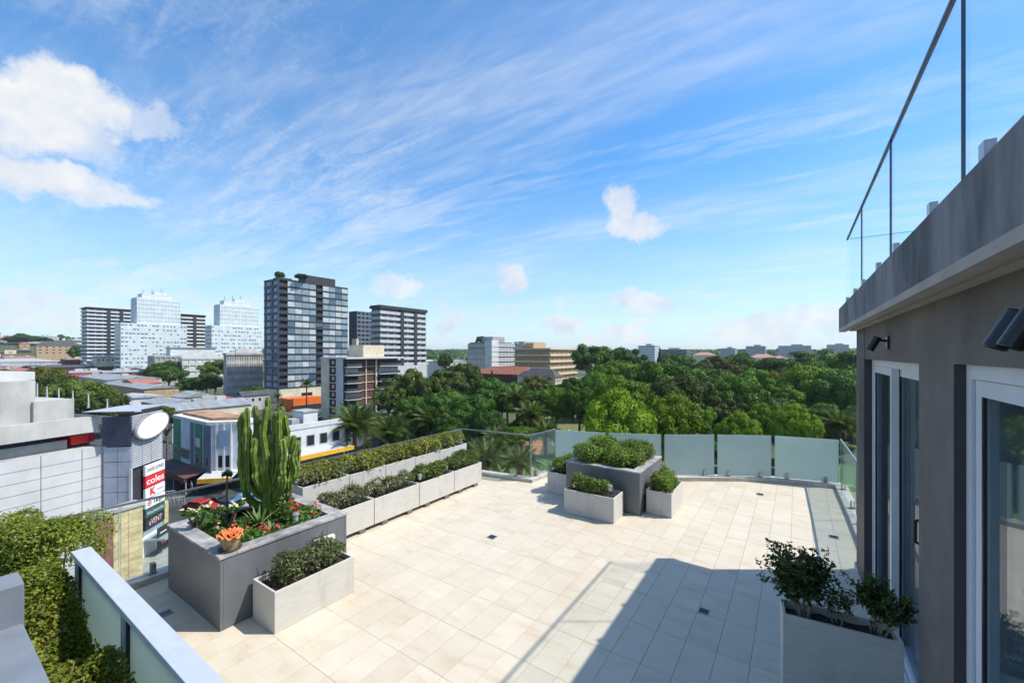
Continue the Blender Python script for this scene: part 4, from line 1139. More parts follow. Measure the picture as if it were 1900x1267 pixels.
TREES = [
 # right park, near
 (1150, 718, 132, 68, 'broccoli', Li, 'broad bright lime tree left of a twin, above the second frosted panel'),
 (1243, 724, 130, 70, 'broccoli', Li, 'broad bright lime tree right of its twin, above the third frosted panel'),
 (1368, 762, 76, 74, 'broccoli', Li, 'low bright lime tree, leftmost of three above the right frosted panels'),
 (1420, 744, 72, 80, 'broccoli', Li, 'low bright lime tree, middle of three above the right frosted panels'),
 (1476, 748, 80, 74, 'broccoli', Li, 'rounded bright lime tree, rightmost of three above the right frosted panels'),
 (1352, 736, 74, 92, 'loose', Ol, 'small olive coloured tree between the lime twins and the lime trio'),
 (1302, 745, 60, 84, 'loose', Mi, 'silvery loose tree right beside the lime twin'),
 (1513, 738, 74, 98, 'loose', Mi, 'pale leaved tree right behind the lime trio'),
 (1416, 733, 90, 112, 'dome', D, 'low dark hedge like tree behind the lime trio'),
 # right park, middle
 (1224, 667, 118, 120, 'dome', Mi, 'big dark dome tree behind the right lime twin'),
 (1265, 690, 118, 105, 'dome', Ol, 'wide olive dome tree sloping down behind the right lime twin'),
 (1326, 684, 98, 128, 'dome', D, 'dark dense tree right of the olive dome tree'),
 (1400, 674, 76, 132, 'loose', Mi, 'tall airy green tree in the middle of the right park'),
 (1447, 684, 60, 138, 'dome', Ru, 'rust tinged tree among the greens of the right park'),
 (1495, 676, 98, 130, 'dome', Li, 'bright green spreading tree left of the house corner'),
 (1556, 684, 96, 120, 'dome', D, 'tall dark tree against the corner of the house'),
 (1600, 690, 90, 118, 'dome', Mi, 'green tree hidden mostly by the corner of the house'),
 (1463, 712, 70, 118, 'loose', Mi, 'half shaded feathery tree below the rusty tree'),
 (1380, 712, 70, 122, 'dome', D, 'dark lower tree in the middle of the right park'),
 (1300, 680, 110, 142, 'dome', Mi, 'broad crowned green tree left of the airy tall tree'),
 (1362, 694, 96, 112, 'dome', Mi, 'broad crowned tree just above the lime trio'),
 (1585, 648, 130, 165, 'dome', D, 'massive dark crown rising beside the house corner'),
 (1520, 664, 100, 170, 'dome', Mi, 'broad green crown below the wide skyline gum'),
 (1440, 662, 90, 178, 'dome', D, 'broad dark crown below the far pale block'),
 # right park, far
 (1331, 658, 70, 190, 'dome', Ru, 'yellow tipped tree on the skyline of the right park'),
 (1290, 668, 70, 180, 'dome', D, 'dark skyline tree left of the yellow tipped tree'),
 (1374, 653, 62, 210, 'dome', D, 'dark round skyline tree right of the yellow tipped tree'),
 (1458, 663, 60, 200, 'dome', D, 'dark tree in front of the pink roofs on the right'),
 (1542, 639, 130, 220, 'loose', D, 'wide grey green gum tree on the skyline beside the house'),
 (1490, 655, 60, 230, 'loose', D, 'airy gum tree left of the wide skyline gum'),
 (1425, 668, 50, 190, 'dome', Mi, 'small green skyline tree before the pink roofs'),
 (1255, 652, 60, 260, 'dome', D, 'dark skyline tree right of the pointed conifer'),
 (1224, 642, 22, 240, 'cone', D, 'pointed dark conifer between two white far buildings'),
 # centre park
 (1097, 628, 92, 175, 'loose', D, 'tall flat topped gum tree standing above the skyline in the centre'),
 (1163, 633, 70, 190, 'loose', D, 'tall gum tree just right of the flat topped one'),
 (1142, 668, 100, 150, 'dome', Mi, 'mid green tree below the two tall gums'),
 (1200, 668, 70, 160, 'dome', Ru, 'reddish topped tree right of the tall gums'),
 (1110, 683, 76, 130, 'dome', Mi, 'leafy green tree left of the lime twins'),
 (1150, 697, 110, 100, 'dome', Li, 'bright leafy tree just behind the left lime twin'),
 (1063, 698, 62, 128, 'dome', D, 'dark tree at the right end of the tiled roofs'),
 (1075, 712, 66, 108, 'dome', Mi, 'green tree over the path left of the lime twins'),
 (1031, 717, 72, 112, 'dome', Mi, 'round green tree above the dry grass field'),
 (989, 716, 60, 118, 'loose', D, 'dark tree behind the tall palms'),
 (1000, 688, 56, 150, 'loose', Ru, 'brownish gum tree before the tiled roofs'),
 (942, 708, 66, 122, 'dome', D, 'dark tree left of the tall palms'),
 (905, 700, 92, 112, 'dome', D, 'large dark fig tree left of centre'),
 (913, 684, 24, 150, 'cone', D, 'pointed dark conifer before the red tiled roof'),
 (866, 672, 60, 150, 'dome', Ol, 'olive tree at the left end of the red tiled roof'),
 (826, 676, 90, 128, 'loose', Ol, 'tall airy gum tree left of the red tiled roof'),
 (879, 727, 84, 96, 'dome', D, 'dark fig tree above the glass corner'),
 (826, 722, 84, 100, 'dome', D, 'dark fig tree right of the brown brick flats'),
 (846, 758, 74, 88, 'dome', D, 'dark low tree just above the glass corner'),
 (900, 756, 74, 86, 'dome', D, 'dark low tree behind the clear glass end'),
 (756, 680, 88, 118, 'loose', Ol, 'tall gum tree covering the right side of the brown brick flats'),
 (795, 690, 76, 114, 'loose', Ol, 'gum tree between the brown flats and the figs'),
 (722, 705, 66, 108, 'loose', Ol, 'slender gum tree over the balconies of the brown flats'),
 (770, 735, 74, 102, 'dome', D, 'dark tree behind the two middle palms'),
 (735, 770, 60, 99, 'dome', D, 'low dark tree behind the near palm'),
 (847, 674, 54, 190, 'dome', Ol, 'olive tree on the rise left of the grey flats'),
 (826, 655, 26, 300, 'dome', D, 'small dark far tree right of the banded block'),
 (893, 620, 22, 330, 'loose', D, 'tall far pine on the roof line of the grey flats'),
 # left city trees
 (60, 672, 90, 150, 'loose', Ru, 'brownish street tree above the concrete roof block on the left'),
 (95, 690, 80, 135, 'dome', Ol, 'olive street tree behind the roof lamps on the left'),
 (150, 702, 100, 112, 'dome', Ol, 'broad olive street tree behind the white parapet'),
 (190, 722, 80, 104, 'dome', Ol, 'olive street tree left of the louvred sign tower'),
 (310, 750, 50, 82, 'loose', Ol, 'thin street tree between the sign tower and the corner shop'),
 (313, 668, 62, 235, 'dome', D, 'dark tree in front of the low concrete office'),
 (400, 660, 62, 205, 'loose', Ol, 'tall olive tree left of the grey office block'),
 (352, 700, 40, 205, 'dome', D, 'dark bushy tree between the low offices'),
 (384, 690, 46, 196, 'dome', D, 'dark tree at the foot of the grey office block'),
 (50, 622, 52, 640, 'dome', D, 'dark round tree on the left hilltop'),
 (10, 628, 50, 660, 'dome', D, 'dark tree at the left edge of the hilltop'),
 (144, 640, 26, 420, 'dome', D, 'dark tree at the foot of the leftmost banded tower'),
 (165, 655, 40, 400, 'dome', D, 'dark tree low beside the pale blue tower'),
 (470, 715, 40, 160, 'dome', D, 'dark street tree at the foot of the glass tower'),
 (548, 772, 40, 125, 'dome', D, 'small dark street tree by the orange shop front'),
 (520, 775, 30, 122, 'dome', D, 'small dark bush left of the orange shop front'),
 (620, 800, 50, 84, 'loose', Ol, 'pale loose street tree left of the near palm'),
]
for (x, y, w, d, k, m, lab) in TREES: tree(x, y, w, d, k, m, lab, GP)
# fill of unremarkable trees further back: individuals, told apart by nothing the photograph shows
rr = random.Random(99)
def fillers(n, x0, x1, d0, d1, h0, h1, w0, w1, label, group):
    for _ in range(n):
        px = rr.uniform(x0, x1); d = math.sqrt(rr.uniform(d0*d0, d1*d1)); X, Y = W(px, d); h = rr.uniform(h0, h1)
        yt = 655-(terrain(X, Y)+h-EYE)*FPX/d
        tree(px, yt, rr.uniform(w0, w1)*FPX/d, d, rr.choice(['dome', 'dome', 'loose', 'dome']), rr.choice([D, D, Mi, Ol, D]), label, group)
fillers(46, 1060, 1640, 230, 520, 9, 15, 10, 17, 'one of the far park trees merging into the wooded skyline', 'far trees of the park')
fillers(34, 780, 1620, 600, 1300, 10, 15, 16, 28, 'one of the distant trees along the horizon', 'distant horizon trees')
fillers(16, 1080, 1600, 135, 200, 9, 13, 9, 13, 'one of the middle distance park trees filling gaps between the taller ones', 'filling trees of the park')
fillers(12, 700, 1060, 130, 210, 8, 12, 8, 12, 'one of the trees round the tiled roofs and brown flats', 'trees round the tiled roofs')
fillers(46, -120, 800, 260, 800, 7, 12, 9, 16, 'one of the scattered trees between the roofs on the left', 'trees between the roofs')
fillers(26, 1640, 2700, 60, 260, 8, 14, 9, 14, 'one of the park trees standing beyond the right side of the house', 'park trees behind the house')
# small dark undergrowth at the foot of the park trees
fillers(26, 1130, 1640, 78, 125, 3.5, 6.5, 6, 9, 'one of the low shrubs under the park trees', 'undergrowth of the park')
fillers(14, 740, 1000, 84, 110, 3.5, 6, 5, 8, 'one of the low shrubs under the figs and palms', 'undergrowth below the figs')

# ------------------------------------------------------------------ far wooded ridge, a mass that nobody could count
def ridge():
    rng = np.random.default_rng(77); P = []; n = 9000
    px = rng.uniform(-300, 2200, n); d = np.sqrt(rng.uniform(750**2, 2300**2, n))
    C = []
    for a, b in zip(px, d):
        X, Y = W(a, b); C.append((X, Y, terrain(X, Y)))
    C = np.array(C); k = np.repeat(np.arange(n), 9); N = rng.normal(0, 1, (len(k), 3)); N[:, 2] = np.abs(N[:, 2]); N /= np.linalg.norm(N, axis=1, keepdims=True)
    r = rng.uniform(6, 11, n)[k]
    return np_mesh('far_woodland', leaves(C[k]+N*r[:, None]*np.array([1.3, 1.3, 0.9]), N, 6.5, rng, 0.8, 0.3, 0.1), 4, F_dark)
fw = tag(link('far_woodland', ridge()), 'dark wooded ridge running along the whole horizon', 'woodland'); stuff(fw)

# ------------------------------------------------------------------ palms
L_palm = leafmat('palm_frond_green', (0.045, 0.085, 0.020), (0.17, 0.22, 0.06), 0.3, vscale=1.0)
L_palm2 = leafmat('dry_frond', (0.20, 0.12, 0.03), (0.36, 0.22, 0.07), 0.2)
def frond_mesh(droop, m, seed):
    rng = np.random.default_rng(seed); V = []; n = 46
    for i in range(n):
        u = (i+1)/n; x = u*math.cos(droop*u*0.6); z = 0.35*u-droop*0.75*u*u; c = np.array([x, 0, z])
        Ln = 0.26*math.sin(math.pi*min(1, 0.12+u*0.9))+0.04
        for s in (-1, 1):
            tip = c+np.array([0.16, s*Ln, -0.06-0.10*rng.random()]); w = np.array([0.016, 0, 0.006])
            V.append([c-w, c+w, tip, tip-np.array([0.004, 0, 0])])
    for i in range(8):
        u0, u1 = i/8, (i+1)/8
        f = lambda u: np.array([u*math.cos(droop*u*0.6), 0, 0.35*u-droop*0.75*u*u])
        w = np.array([0, 0.012*(1-u0)+0.003, 0]); V.append([f(u0)-w, f(u0)+w, f(u1)+w*0.8, f(u1)-w*0.8])
    return np_mesh('frond', np.array(V), 4, m)
FRM = [frond_mesh(0.25, L_palm, 1), frond_mesh(0.6, L_palm, 2), frond_mesh(1.0, L_palm, 3), frond_mesh(1.5, L_palm2, 4)]
M_ptrunk = mat('palm_trunk_bark', (0.11, 0.075, 0.045), 0.95, 0.3, 6, 0.8, 8, stretch=(1, 1, 4))
def palm(px, yc, d, rpx, label, n=38, slim=False, fan=False):
    X, Y = W(px, d); zb = terrain(X, Y); zc = Z(yc, d); R0 = rpx*d/FPX; h = zc-zb
    t = thing('palm_tree', label, 'palm', (X, Y, zb), 0, 'palms of the park')
    m = MB(); rt = 0.38 if not slim else 0.2; q = random.Random(int(px))
    pts = [(0, 0, -0.2)]+[(0, 0, h*k/12) for k in range(1, 13)]
    m.tube(pts, [rt*1.25]+[rt*(1.0+0.08*(k % 2)) for k in range(1, 11)]+[rt*1.4, rt*0.8], 10)
    m.build('trunk', M_ptrunk, t)
    for k in range(n):
        u = k/n; a = k*2.39996; el = 1.25-1.55*u; ty = 0 if u < 0.25 else (1 if u < 0.62 else (2 if u < 0.93 else 3))
        s = R0*q.uniform(0.85, 1.1)*(0.95 if ty < 3 else 0.6)
        o = link('frond', FRM[ty], t, (0, 0, h), scale=(s, s*0.9, s)); o.rotation_euler = (q.uniform(-.3, .3), -el*0.75, a)
        o.rotation_mode = 'XYZ'
PALMS = [(658, 795, 86, 58, 'large feathery palm nearest the terrace, right of the white shop'), (722, 808, 92, 50, 'feathery palm low behind the trough hedge, right of the nearest palm'),
         (803, 786, 95, 46, 'feathery palm with orange heart above the far end of the hedge'), (766, 766, 108, 38, 'feathery palm behind and left of the orange hearted palm'),
         (960, 742, 104, 33, 'tallest palm above the clear glass corner'), (985, 772, 97, 36, 'palm just right of and below the tallest palm'), (1012, 806, 84, 34, 'palm behind the narrow clear glass'),
         (902, 856, 58, 50, 'palm seen low through the clear glass on the left'), (964, 862, 55, 44, 'palm seen low through the clear glass in the middle'),
         (920, 815, 76, 32, 'silvery palm seen through the top of the clear glass'), (1558, 792, 92, 46, 'palm with arching fronds beside the house corner')]
for a in PALMS: palm(*a)
palm(515, 735, 140, 9, 'slender street palm left before the orange shop front', 22, True)
palm(569, 713, 140, 14, 'slender tall street palm before the glass tower', 24, True)
palm(523, 752, 128, 8, 'small slender street palm beside the orange wall', 20, True)
# ================================================================== the town
class Bld:
    """a block standing square to the terrace: its corner at a pixel column and depth, one face running away (+Y) to rpx,
    the other running left (-X) to lpx. Local origin at the foot of that corner."""
    def __init__(s, name, label, cpx, d, lpx, rpx, ztop, cat='building', group=None, zb=None, a=None, b=None):
        s.X, s.Y = W(cpx, d); s.zb = zb if zb is not None else min(GROUND, terrain(s.X, s.Y)-1) if terrain(s.X, s.Y) <= GROUND+0.5 else terrain(s.X, s.Y)-1.5
        s.a = a if a else W(rpx, colX(rpx, s.X))[1]-s.Y
        s.b = b if b else s.X-W(lpx, colY(lpx, s.Y))[0]
        s.h = ztop-s.zb; s.d = d
        s.root = thing(name, label, cat, (s.X, s.Y, s.zb), 0, group)
    def z(s, py, d=None): return Z(py, d or s.d)-s.zb
    def fbox(s, m, face, u0, u1, z0, z1, o0, o1):
        """box on a face: u along it from the corner, o outwards"""
        if face == 'R': m.box(o0, o1, u0, u1, z0, z1)
        else: m.box(-u1, -u0, -o1, -o0, z0, z1)
        return m
    def part(s, name, mt, *bx, parent=None, bevel=0):
        m = MB()
        for b in bx: m.box(*b)
        return m.build(name, mt, parent or s.root, bevel=bevel)
    def core(s, mt, inset=0.3, z0=0, z1=None, name='core'):
        return s.part(name, mt, (-s.b+inset, -inset, inset, s.a-inset, z0, z1 or s.h))
    def grid(s, face, z0, z1, nf, nb, wallm, winm, pier=0.35, span=0.45, rec=0.25, u0=0.0, u1=None, indiv=True, sill=0.5, skip=None, out=0.0, wname='window'):
        L = s.a if face == 'R' else s.b
        u1 = L if u1 is None else u1; w = (u1-u0)/nb; fh = (z1-z0)/nf; pw = w*pier/2; sp = fh*span
        m = MB()
        zz = z0
        for f in range(nf):
            s.fbox(m, face, u0, u1, zz, z0+f*fh+sp*sill, -rec-0.02, out); zz = z0+(f+1)*fh-sp*(1-sill)
        s.fbox(m, face, u0, u1, zz, z1, -rec-0.02, out)
        for k in range(nb+1):
            c = u0+k*w; s.fbox(m, face, max(u0, c-pw)+0.001, min(u1, c+pw)-0.001, z0+0.001, z1-0.001, -rec-0.02, out-0.004)
        m.build('facade', wallm, s.root)
        ww, wh = w-2*pw, fh-sp
        mesh = {}
        joined = MB()
        for f in range(nf):
            for k in range(nb):
                if skip and skip(f, k): continue
                uu = u0+k*w+pw; z = z0+f*fh+sp*sill
                wm = winm[random.randrange(len(winm))] if isinstance(winm, list) else winm
                if indiv:
                    if wm.name not in mesh:
                        mesh[wm.name] = s.fbox(MB(), face, 0, ww, 0, wh, -rec-0.04, -rec+0.02).mesh(wname, wm)
                    link(wname, mesh[wm.name], s.root, (0, uu, z) if face == 'R' else (-uu, 0, z))
                else: s.fbox(joined, face, uu, uu+ww, z, z+wh, -rec-0.04, -rec+0.02)
        if not indiv and joined.v: stuff(joined.build(wname+'_panes', winm[0] if isinstance(winm, list) else winm, s.root))
    def slabs(s, mt, nf, z0, z1, th=0.5, out=0.5, name='floor_slab', a0=0, a1=None, b1=None):
        fh = (z1-z0)/nf
        me = MB().box(-(b1 if b1 is not None else s.b)-out*0.2, out, a0-out, (a1 if a1 is not None else s.a)+out, 0, th).mesh(name, mt)
        for f in range(nf+1): link(name, me, s.root, (0, 0, z0+f*fh-th/2))
def glossy(name, col, rough=0.12, spec=0.6): return mat(name, col, rough, 0.08, 0.5, spec=spec)
G_dark = glossy('dark_window_glass', (0.016, 0.022, 0.030)); G_blue = glossy('blue_window_glass', (0.055, 0.10, 0.15), 0.1, 0.9)
G_pale = mat('window_with_white_blind', (0.46, 0.49, 0.50), 0.35, 0.08, 0.8); G_mid = mat('window_with_grey_curtain', (0.25, 0.31, 0.36), 0.3, 0.1, 0.8)
G_sky = mat('painted_sky_window', (0.21, 0.275, 0.32), 0.15, 0.12, 0.5, spec=0.8)  # base colour carries a painted sky reflection, not the tint of the glass
G_brown = glossy('brown_window_glass', (0.05, 0.042, 0.038))
B_black = mat('charcoal_cladding', (0.030, 0.033, 0.040), 0.6, 0.1, 0.6); B_white = mat('white_render', (0.58, 0.59, 0.59), 0.8, 0.06, 0.4, stain=((0.42, 0.42, 0.40), (1, 1, 0.25), 0.9, 0.45)); B_pale = mat('pale_blue_panel', (0.56, 0.62, 0.635), 0.7, 0.05, 0.3, stain=((0.44, 0.50, 0.53), (1, 1, 0.3), 0.3, 0.5))
B_cream = mat('cream_render', (0.60, 0.52, 0.38), 0.8, 0.08, 0.5); B_brick = mat('brown_brick', (0.095, 0.045, 0.032), 0.9, 0.15, 2.0); B_red = mat('red_paint', (0.50, 0.04, 0.045), 0.7, 0.08, 0.6)
B_tan = mat('tan_brick', (0.40, 0.28, 0.16), 0.9, 0.12, 1.0); B_orange = mat('orange_paint', (0.62, 0.13, 0.02), 0.7, 0.06, 0.6); B_grey = mat('grey_concrete', (0.33, 0.33, 0.32), 0.85, 0.1, 0.7)
B_conc = mat('weathered_concrete', (0.42, 0.41, 0.39), 0.85, 0.12, 0.5, stretch=(1, 1, 0.4)); B_blueg = mat('blue_grey_paint', (0.13, 0.17, 0.23), 0.7, 0.08, 0.6)
B_yell = mat('yellow_awning', (0.72, 0.38, 0.02), 0.6, 0.06, 0.8); B_green = mat('green_paint', (0.05, 0.22, 0.13), 0.7, 0.08, 0.6); B_lite = mat('light_grey_cladding', (0.50, 0.50, 0.50), 0.6, 0.05, 0.4, stain=((0.38, 0.37, 0.35), (1, 1, 0.25), 0.9, 0.5))
R_tile = mat('red_roof_tiles', (0.36, 0.13, 0.085), 0.85, 0.15, 1.0); R_grey = mat('grey_sheet_roof', (0.25, 0.265, 0.28), 0.55, 0.12, 0.4, stretch=(0.3, 2.5, 1)); R_white = mat('white_sheet_roof', (0.37, 0.385, 0.40), 0.5, 0.1, 0.4, stretch=(0.3, 2.5, 1)); R_dark = mat('dark_roof', (0.06, 0.06, 0.065), 0.8, 0.15, 0.6)

# ------------------------------------------------------------------ glass tower
b = Bld('glass_tower', 'tall dark glass apartment tower with stacked balconies, nearest of the towers', 516, 175, 490, 645, Z(517, 175))
b.core(B_black, 1.2)
nf = 16; z0 = 7.0; z1 = b.h
b.grid('R', z0, z1, nf, 9, B_black, [G_pale, G_pale, G_mid, G_sky, G_sky, G_pale, G_sky, G_blue], pier=0.06, span=0.24, rec=0.06, u0=b.a*0.12, skip=lambda f, k: k == 4 and f not in (3, 9))
b.slabs(B_black, nf, z0, z1, 0.5, 0.14)
for f in range(nf):
    zz = z0+(z1-z0)/nf*f
    b.part('balcony_rail', B_black, (0.02, 0.10, 0.2, b.a*0.115, zz+0.32, zz+1.25))
    m = b.fbox(MB(), 'R', b.a*0.12+b.a*0.88*4/9+0.3, b.a*0.12+b.a*0.88*5/9-0.3, zz+0.32, zz+1.2, 0.0, 0.1).build('balcony_rail', B_black, b.root)
b.grid('L', z0, z1, nf, 2, B_blueg, [G_blue, G_mid], pier=0.3, span=0.4, rec=0.4)
b.part('corner_fin', mat('navy_fin', (0.03, 0.05, 0.11), 0.4, 0.05), (0.0, 0.95, -0.4, 0.0, 0, z1))
b.part('podium', B_cream, (-b.b, 0.3, -0.2, b.a, 0, 6.6)); b.part('podium_door', G_dark, (0.302, 0.35, b.a*0.30, b.a*0.45, 0.2, 4.5)); b.part('podium_door', G_dark, (0.302, 0.35, b.a*0.62, b.a*0.95, 0.2, 4.5))
b.part('roof_plant_room', B_black, (-b.b*0.8, -3, b.a*0.42, b.a*0.86, b.h+0.3, b.h+4.0)); b.part('roof_planter', B_black, (-b.b*0.5, -1.5, 1.0, b.a*0.2, b.h+0.3, b.h+1.0))
t = tree(519, 503, 16, 182, 'dome', D, 'small tree growing on the roof corner of the glass tower', 'roof garden trees', base=b.zb+b.h+0.3)
t = tree(560, 508, 22, 182, 'dome', Ol, 'low shrub in the roof garden of the glass tower', 'roof garden trees', base=b.zb+b.h+0.3)

# ------------------------------------------------------------------ pale blue twin towers
def pale_tower(label, cpx, d, lpx, rpx, ytop, ymid, lpx2, rpx2, xm):
    b = Bld('pale_blue_tower', label, cpx, d, lpx, rpx, Z(ytop, d), group='pale blue stepped towers')
    b.core(B_pale, 0.1)
    fh = 2.95; n = int((b.h-4)/fh)
    b.grid('R', b.h-n*fh-1.0, b.h-1.0, n, 12, B_pale, G_dark, pier=0.42, span=0.62, rec=0.2, indiv=False, skip=lambda f, k: random.random() < 0.30, out=0.1)
    b.grid('L', b.h-n*fh-1.0, b.h-1.0, n, 4, B_pale, G_dark, pier=0.6, span=0.62, rec=0.2, indiv=False, skip=lambda f, k: random.random() < 0.5, out=0.1)
    # lower shoulder
    X2, Y2 = b.X, b.Y
    hm = Z(ymid, d)-b.zb
    yl = W(lpx2, colX(lpx2, b.X+1.5))[1]-b.Y; yr = W(rpx2, colX(rpx2, b.X+1.5))[1]-b.Y
    sh = b.part('shoulder_block', B_pale, (-b.b, 1.4, yl, yr, 0, hm))
    m = MB(); n2 = int(hm/fh); L = yr-yl; nb = 18
    for f in range(n2):
        for k in range(nb):
            if random.random() < 0.35: continue
            u = yl+L*(k+0.12)/nb; m.box(1.38, 1.43, u, u+L/nb*random.choice((0.5, 0.76)), hm-(f+1)*fh+1.1, hm-(f+1)*fh+1.9)
    stuff(m.build('window_panes', G_blue, sh))
    m = MB()
    for f in range(n2): m.box(-b.b*0.9, -0.5, yl-0.05, yl+0.02, hm-(f+1)*fh+0.9, hm-(f+1)*fh+1.9)
    stuff(m.build('window_panes', G_dark, sh))
    b.part('roof_house', B_white, (-b.b*0.8, -1.5, b.a*0.12, b.a*0.82, b.h, b.h+3.2))
    b.part('roof_house', B_pale, (-b.b*0.6, -2.5, b.a*0.4, b.a*0.7, b.h+3.2, b.h+5))
    for k in range(6):
        y = b.a*(0.15+0.6*(k % 3)/3)+k*0.5; MB().tube([(-3-k, y, b.h+3), (-3-k, y, b.h+6.5+k % 3)], 0.12, 5).build('antenna', B_grey, b.root)
    return b
pale_tower('pale blue stepped tower, left and wider of two alike', 254, 300, 243, 335, 551, 600, 224, 347, 0)
pale_tower('pale blue stepped tower, right and narrower of two alike beside the glass tower', 408, 310, 397, 480, 564, 604, 393, 486, 0)

def banded(label, cpx, d, lpx, rpx, ytop, nf, bandm, corem, name='banded_tower', th=1.3, out=0.8, vert=()):
    b = Bld(name, label, cpx, d, lpx, rpx, Z(ytop, d))
    b.core(corem, 0.2); fh = 3.0
    me = MB().box(-b.b-out*0.3, out, -out, b.a, 0, th).mesh('balcony_band', bandm)
    for f in range(nf): link('balcony_band', me, b.root, (0, 0, b.h-(f+1)*fh+0.1))
    n = max(3, int(b.a/4)); 
    b.grid('R', b.h-nf*fh, b.h, nf, n, corem, [G_dark, G_blue, G_mid], pier=0.25, span=0.35, rec=0.15, indiv=False, out=0.1)
    b.grid('L', b.h-nf*fh, b.h, nf, 4, corem, G_dark, pier=0.25, span=0.35, rec=0.15, indiv=False, out=0.1)
    for f in vert: b.part('dark_bay', B_black, (0.0, out+0.25, b.a*f, b.a*f+2.2, 2, b.h-0.5))
    b.part('roof_slab', B_black, (-b.b-1, out+0.4, -out-0.4, b.a+0.3, b.h, b.h+0.7))
    return b
banded('dark tower with white balcony bands, far left of the pale blue towers', 163, 330, 152, 243, 571, 15, B_white, B_blueg, vert=(0.42, 0.72))
banded('brown tower with white balcony bands between the pale blue towers', 338, 345, 325, 381, 584, 14, B_white, B_brick, vert=(0.45,))
b = banded('dark apartment block with white balcony bands right of the glass tower', 706, 215, 690, 790, 571, 10, B_lite, B_blueg, 'banded_block', 1.45, 0.6, (0.40, 0.70))
b.part('base_block', B_lite, (-b.b, 0.9, -0.5, b.a, 0, b.h-30.0))
b.part('top_frame', B_black, (-b.b, 1.3, -1.3, b.a+0.2, b.h-0.2, b.h+1.4))
b = Bld('dark_apartment_block', 'dark apartment block with pale side wall squeezed behind the glass tower', 662, 230, 648, 692, Z(577, 230))
b.core(B_black, 0.1); b.grid('R', 4, b.h, 17, 4, B_blueg, [G_dark, G_mid], pier=0.3, span=0.45, rec=0.3, indiv=False, out=0.2); b.grid('L', 4, b.h, 17, 3, B_black, [G_dark, G_mid], pier=0.3, span=0.4, rec=0.3, indiv=False, out=0.2)
b.part('pale_side_wall', B_cream, (-3.5, 0.25, -0.6, 1.2, 0, b.h*0.66))

# ------------------------------------------------------------------ brown brick flats
b = Bld('brown_brick_flats', 'brown brick flats with cream piers and curved balconies in front of the glass tower', 637, 128, 597, 740, Z(666, 128))
b.core(B_brick, 0.2); fh = b.h/8.0
L = b.b
for u0, u1 in ((0.0, 0.30), (0.62, 1.0)): b.fbox(MB(), 'L', L*u0, L*u1, 0, b.h, 0.0, 0.25).build('cream_pier', B_cream if u0 else B_lite, b.root)
for f in range(8):
    q = b.fbox(MB(), 'L', L*0.42, L*0.50, f*fh+0.9, f*fh+1.9, 0, 0.06).build('window', G_pale, b.root)
    b.fbox(MB(), 'L', L*0.30+0.001, L*0.62-0.001, f*fh-0.12, f*fh+0.12, -0.1, 0.2).build('floor_band', B_lite, b.root)
for f in range(8):
    for (u0, u1) in ((0.01, 0.26), (0.58, 0.97)):
        A0, A1 = b.a*u0, b.a*u1; n = 8
        pts = [(0.0, A0)]+[(1.5+0.6*math.sin(math.pi*k/n), A0+(A1-A0)*k/n) for k in range(n+1)]+[(0.0, A1)]
        s_ = MB().prism(pts, f*fh-0.12, f*fh+0.13).build('balcony_slab', B_lite, b.root)
        rl = MB()
        for k in range(n): 
            p, q = pts[1+k], pts[2+k]
            rl.quad((*p, f*fh+0.13), (*q, f*fh+0.13), (*q, f*fh+1.0), (*p, f*fh+1.0))
        o = rl.build('balcony_rail', mat('dark_rail_bars', (0.05, 0.05, 0.055), 0.5, 0.1), s_)
        o.modifiers.new('t', 'SOLIDIFY').thickness = 0.05
        b.fbox(MB(), 'R', A0+0.5, A1-0.5, f*fh+0.25, f*fh+2.2, -0.05, 0.04).build('balcony_door', G_dark if f % 3 else G_mid, b.root)
    b.fbox(MB(), 'R', b.a*0.27, b.a*0.57, f*fh-0.08, f*fh+0.08, 0, 0.1).build('floor_band', B_cream, b.root)
b.fbox(MB(), 'R', b.a*0.37, b.a*0.385, 0, b.h, 0, 0.15).build('downpipe', B_cream, b.root)
b.fbox(MB(), 'R', b.a*0.54, b.a*0.565, 0, b.h, 0, 0.4).build('cream_pier', B_cream, b.root)
b.part('roof_slab', B_lite, (-b.b-0.3, 2.2, -0.5, b.a+0.5, b.h, b.h+0.55))
b.part('lift_room', B_cream, (-b.b*0.7, -0.3, b.a*0.34, b.a*0.72, b.h+0.55, b.h+4.4))

# ------------------------------------------------------------------ office blocks left of the glass tower
b = Bld('grey_office_block', 'grey six storey office with rows of narrow windows left of the glass tower', 420, 190, 414, 487, Z(655, 190))
b.core(B_grey, 0.1); b.grid('R', 1.0, b.h-1, 6, 15, B_conc, [G_dark, G_blue], pier=0.5, span=0.45, rec=0.3, out=0.2); b.part('roof_edge', B_conc, (-b.b, 0.6, -0.3, b.a, b.h-0.9, b.h)); b.part('roof_tank', B_white, (-b.b*0.9, -2, b.a*0.3, b.a*0.9, b.h, b.h+2.2))
b = Bld('low_office', 'low concrete office with shaded balconies behind a dark tree', 287, 250, 275, 336, Z(660, 250))
b.core(B_grey, 0.1); b.grid('R', 2, b.h, 4, 5, B_grey, [G_dark], pier=0.25, span=0.5, rec=0.4, out=0.3); b.grid('L', 2, b.h, 4, 2, B_grey, [G_dark], pier=0.25, span=0.5, rec=0.4, out=0.3)
b = Bld('low_office', 'low stepped office with white window bands left of the grey office block', 338, 235, 330, 414, Z(664, 235))
b.core(B_lite, 0.1); b.grid('R', 2, b.h, 5, 6, B_lite, [G_dark, G_mid], pier=0.15, span=0.5, rec=0.4, out=0.3)
b = Bld('pavilion', 'white flat roofed pavilion with barrel vault on top of the low office', 316, 262, 308, 400, Z(646, 262))
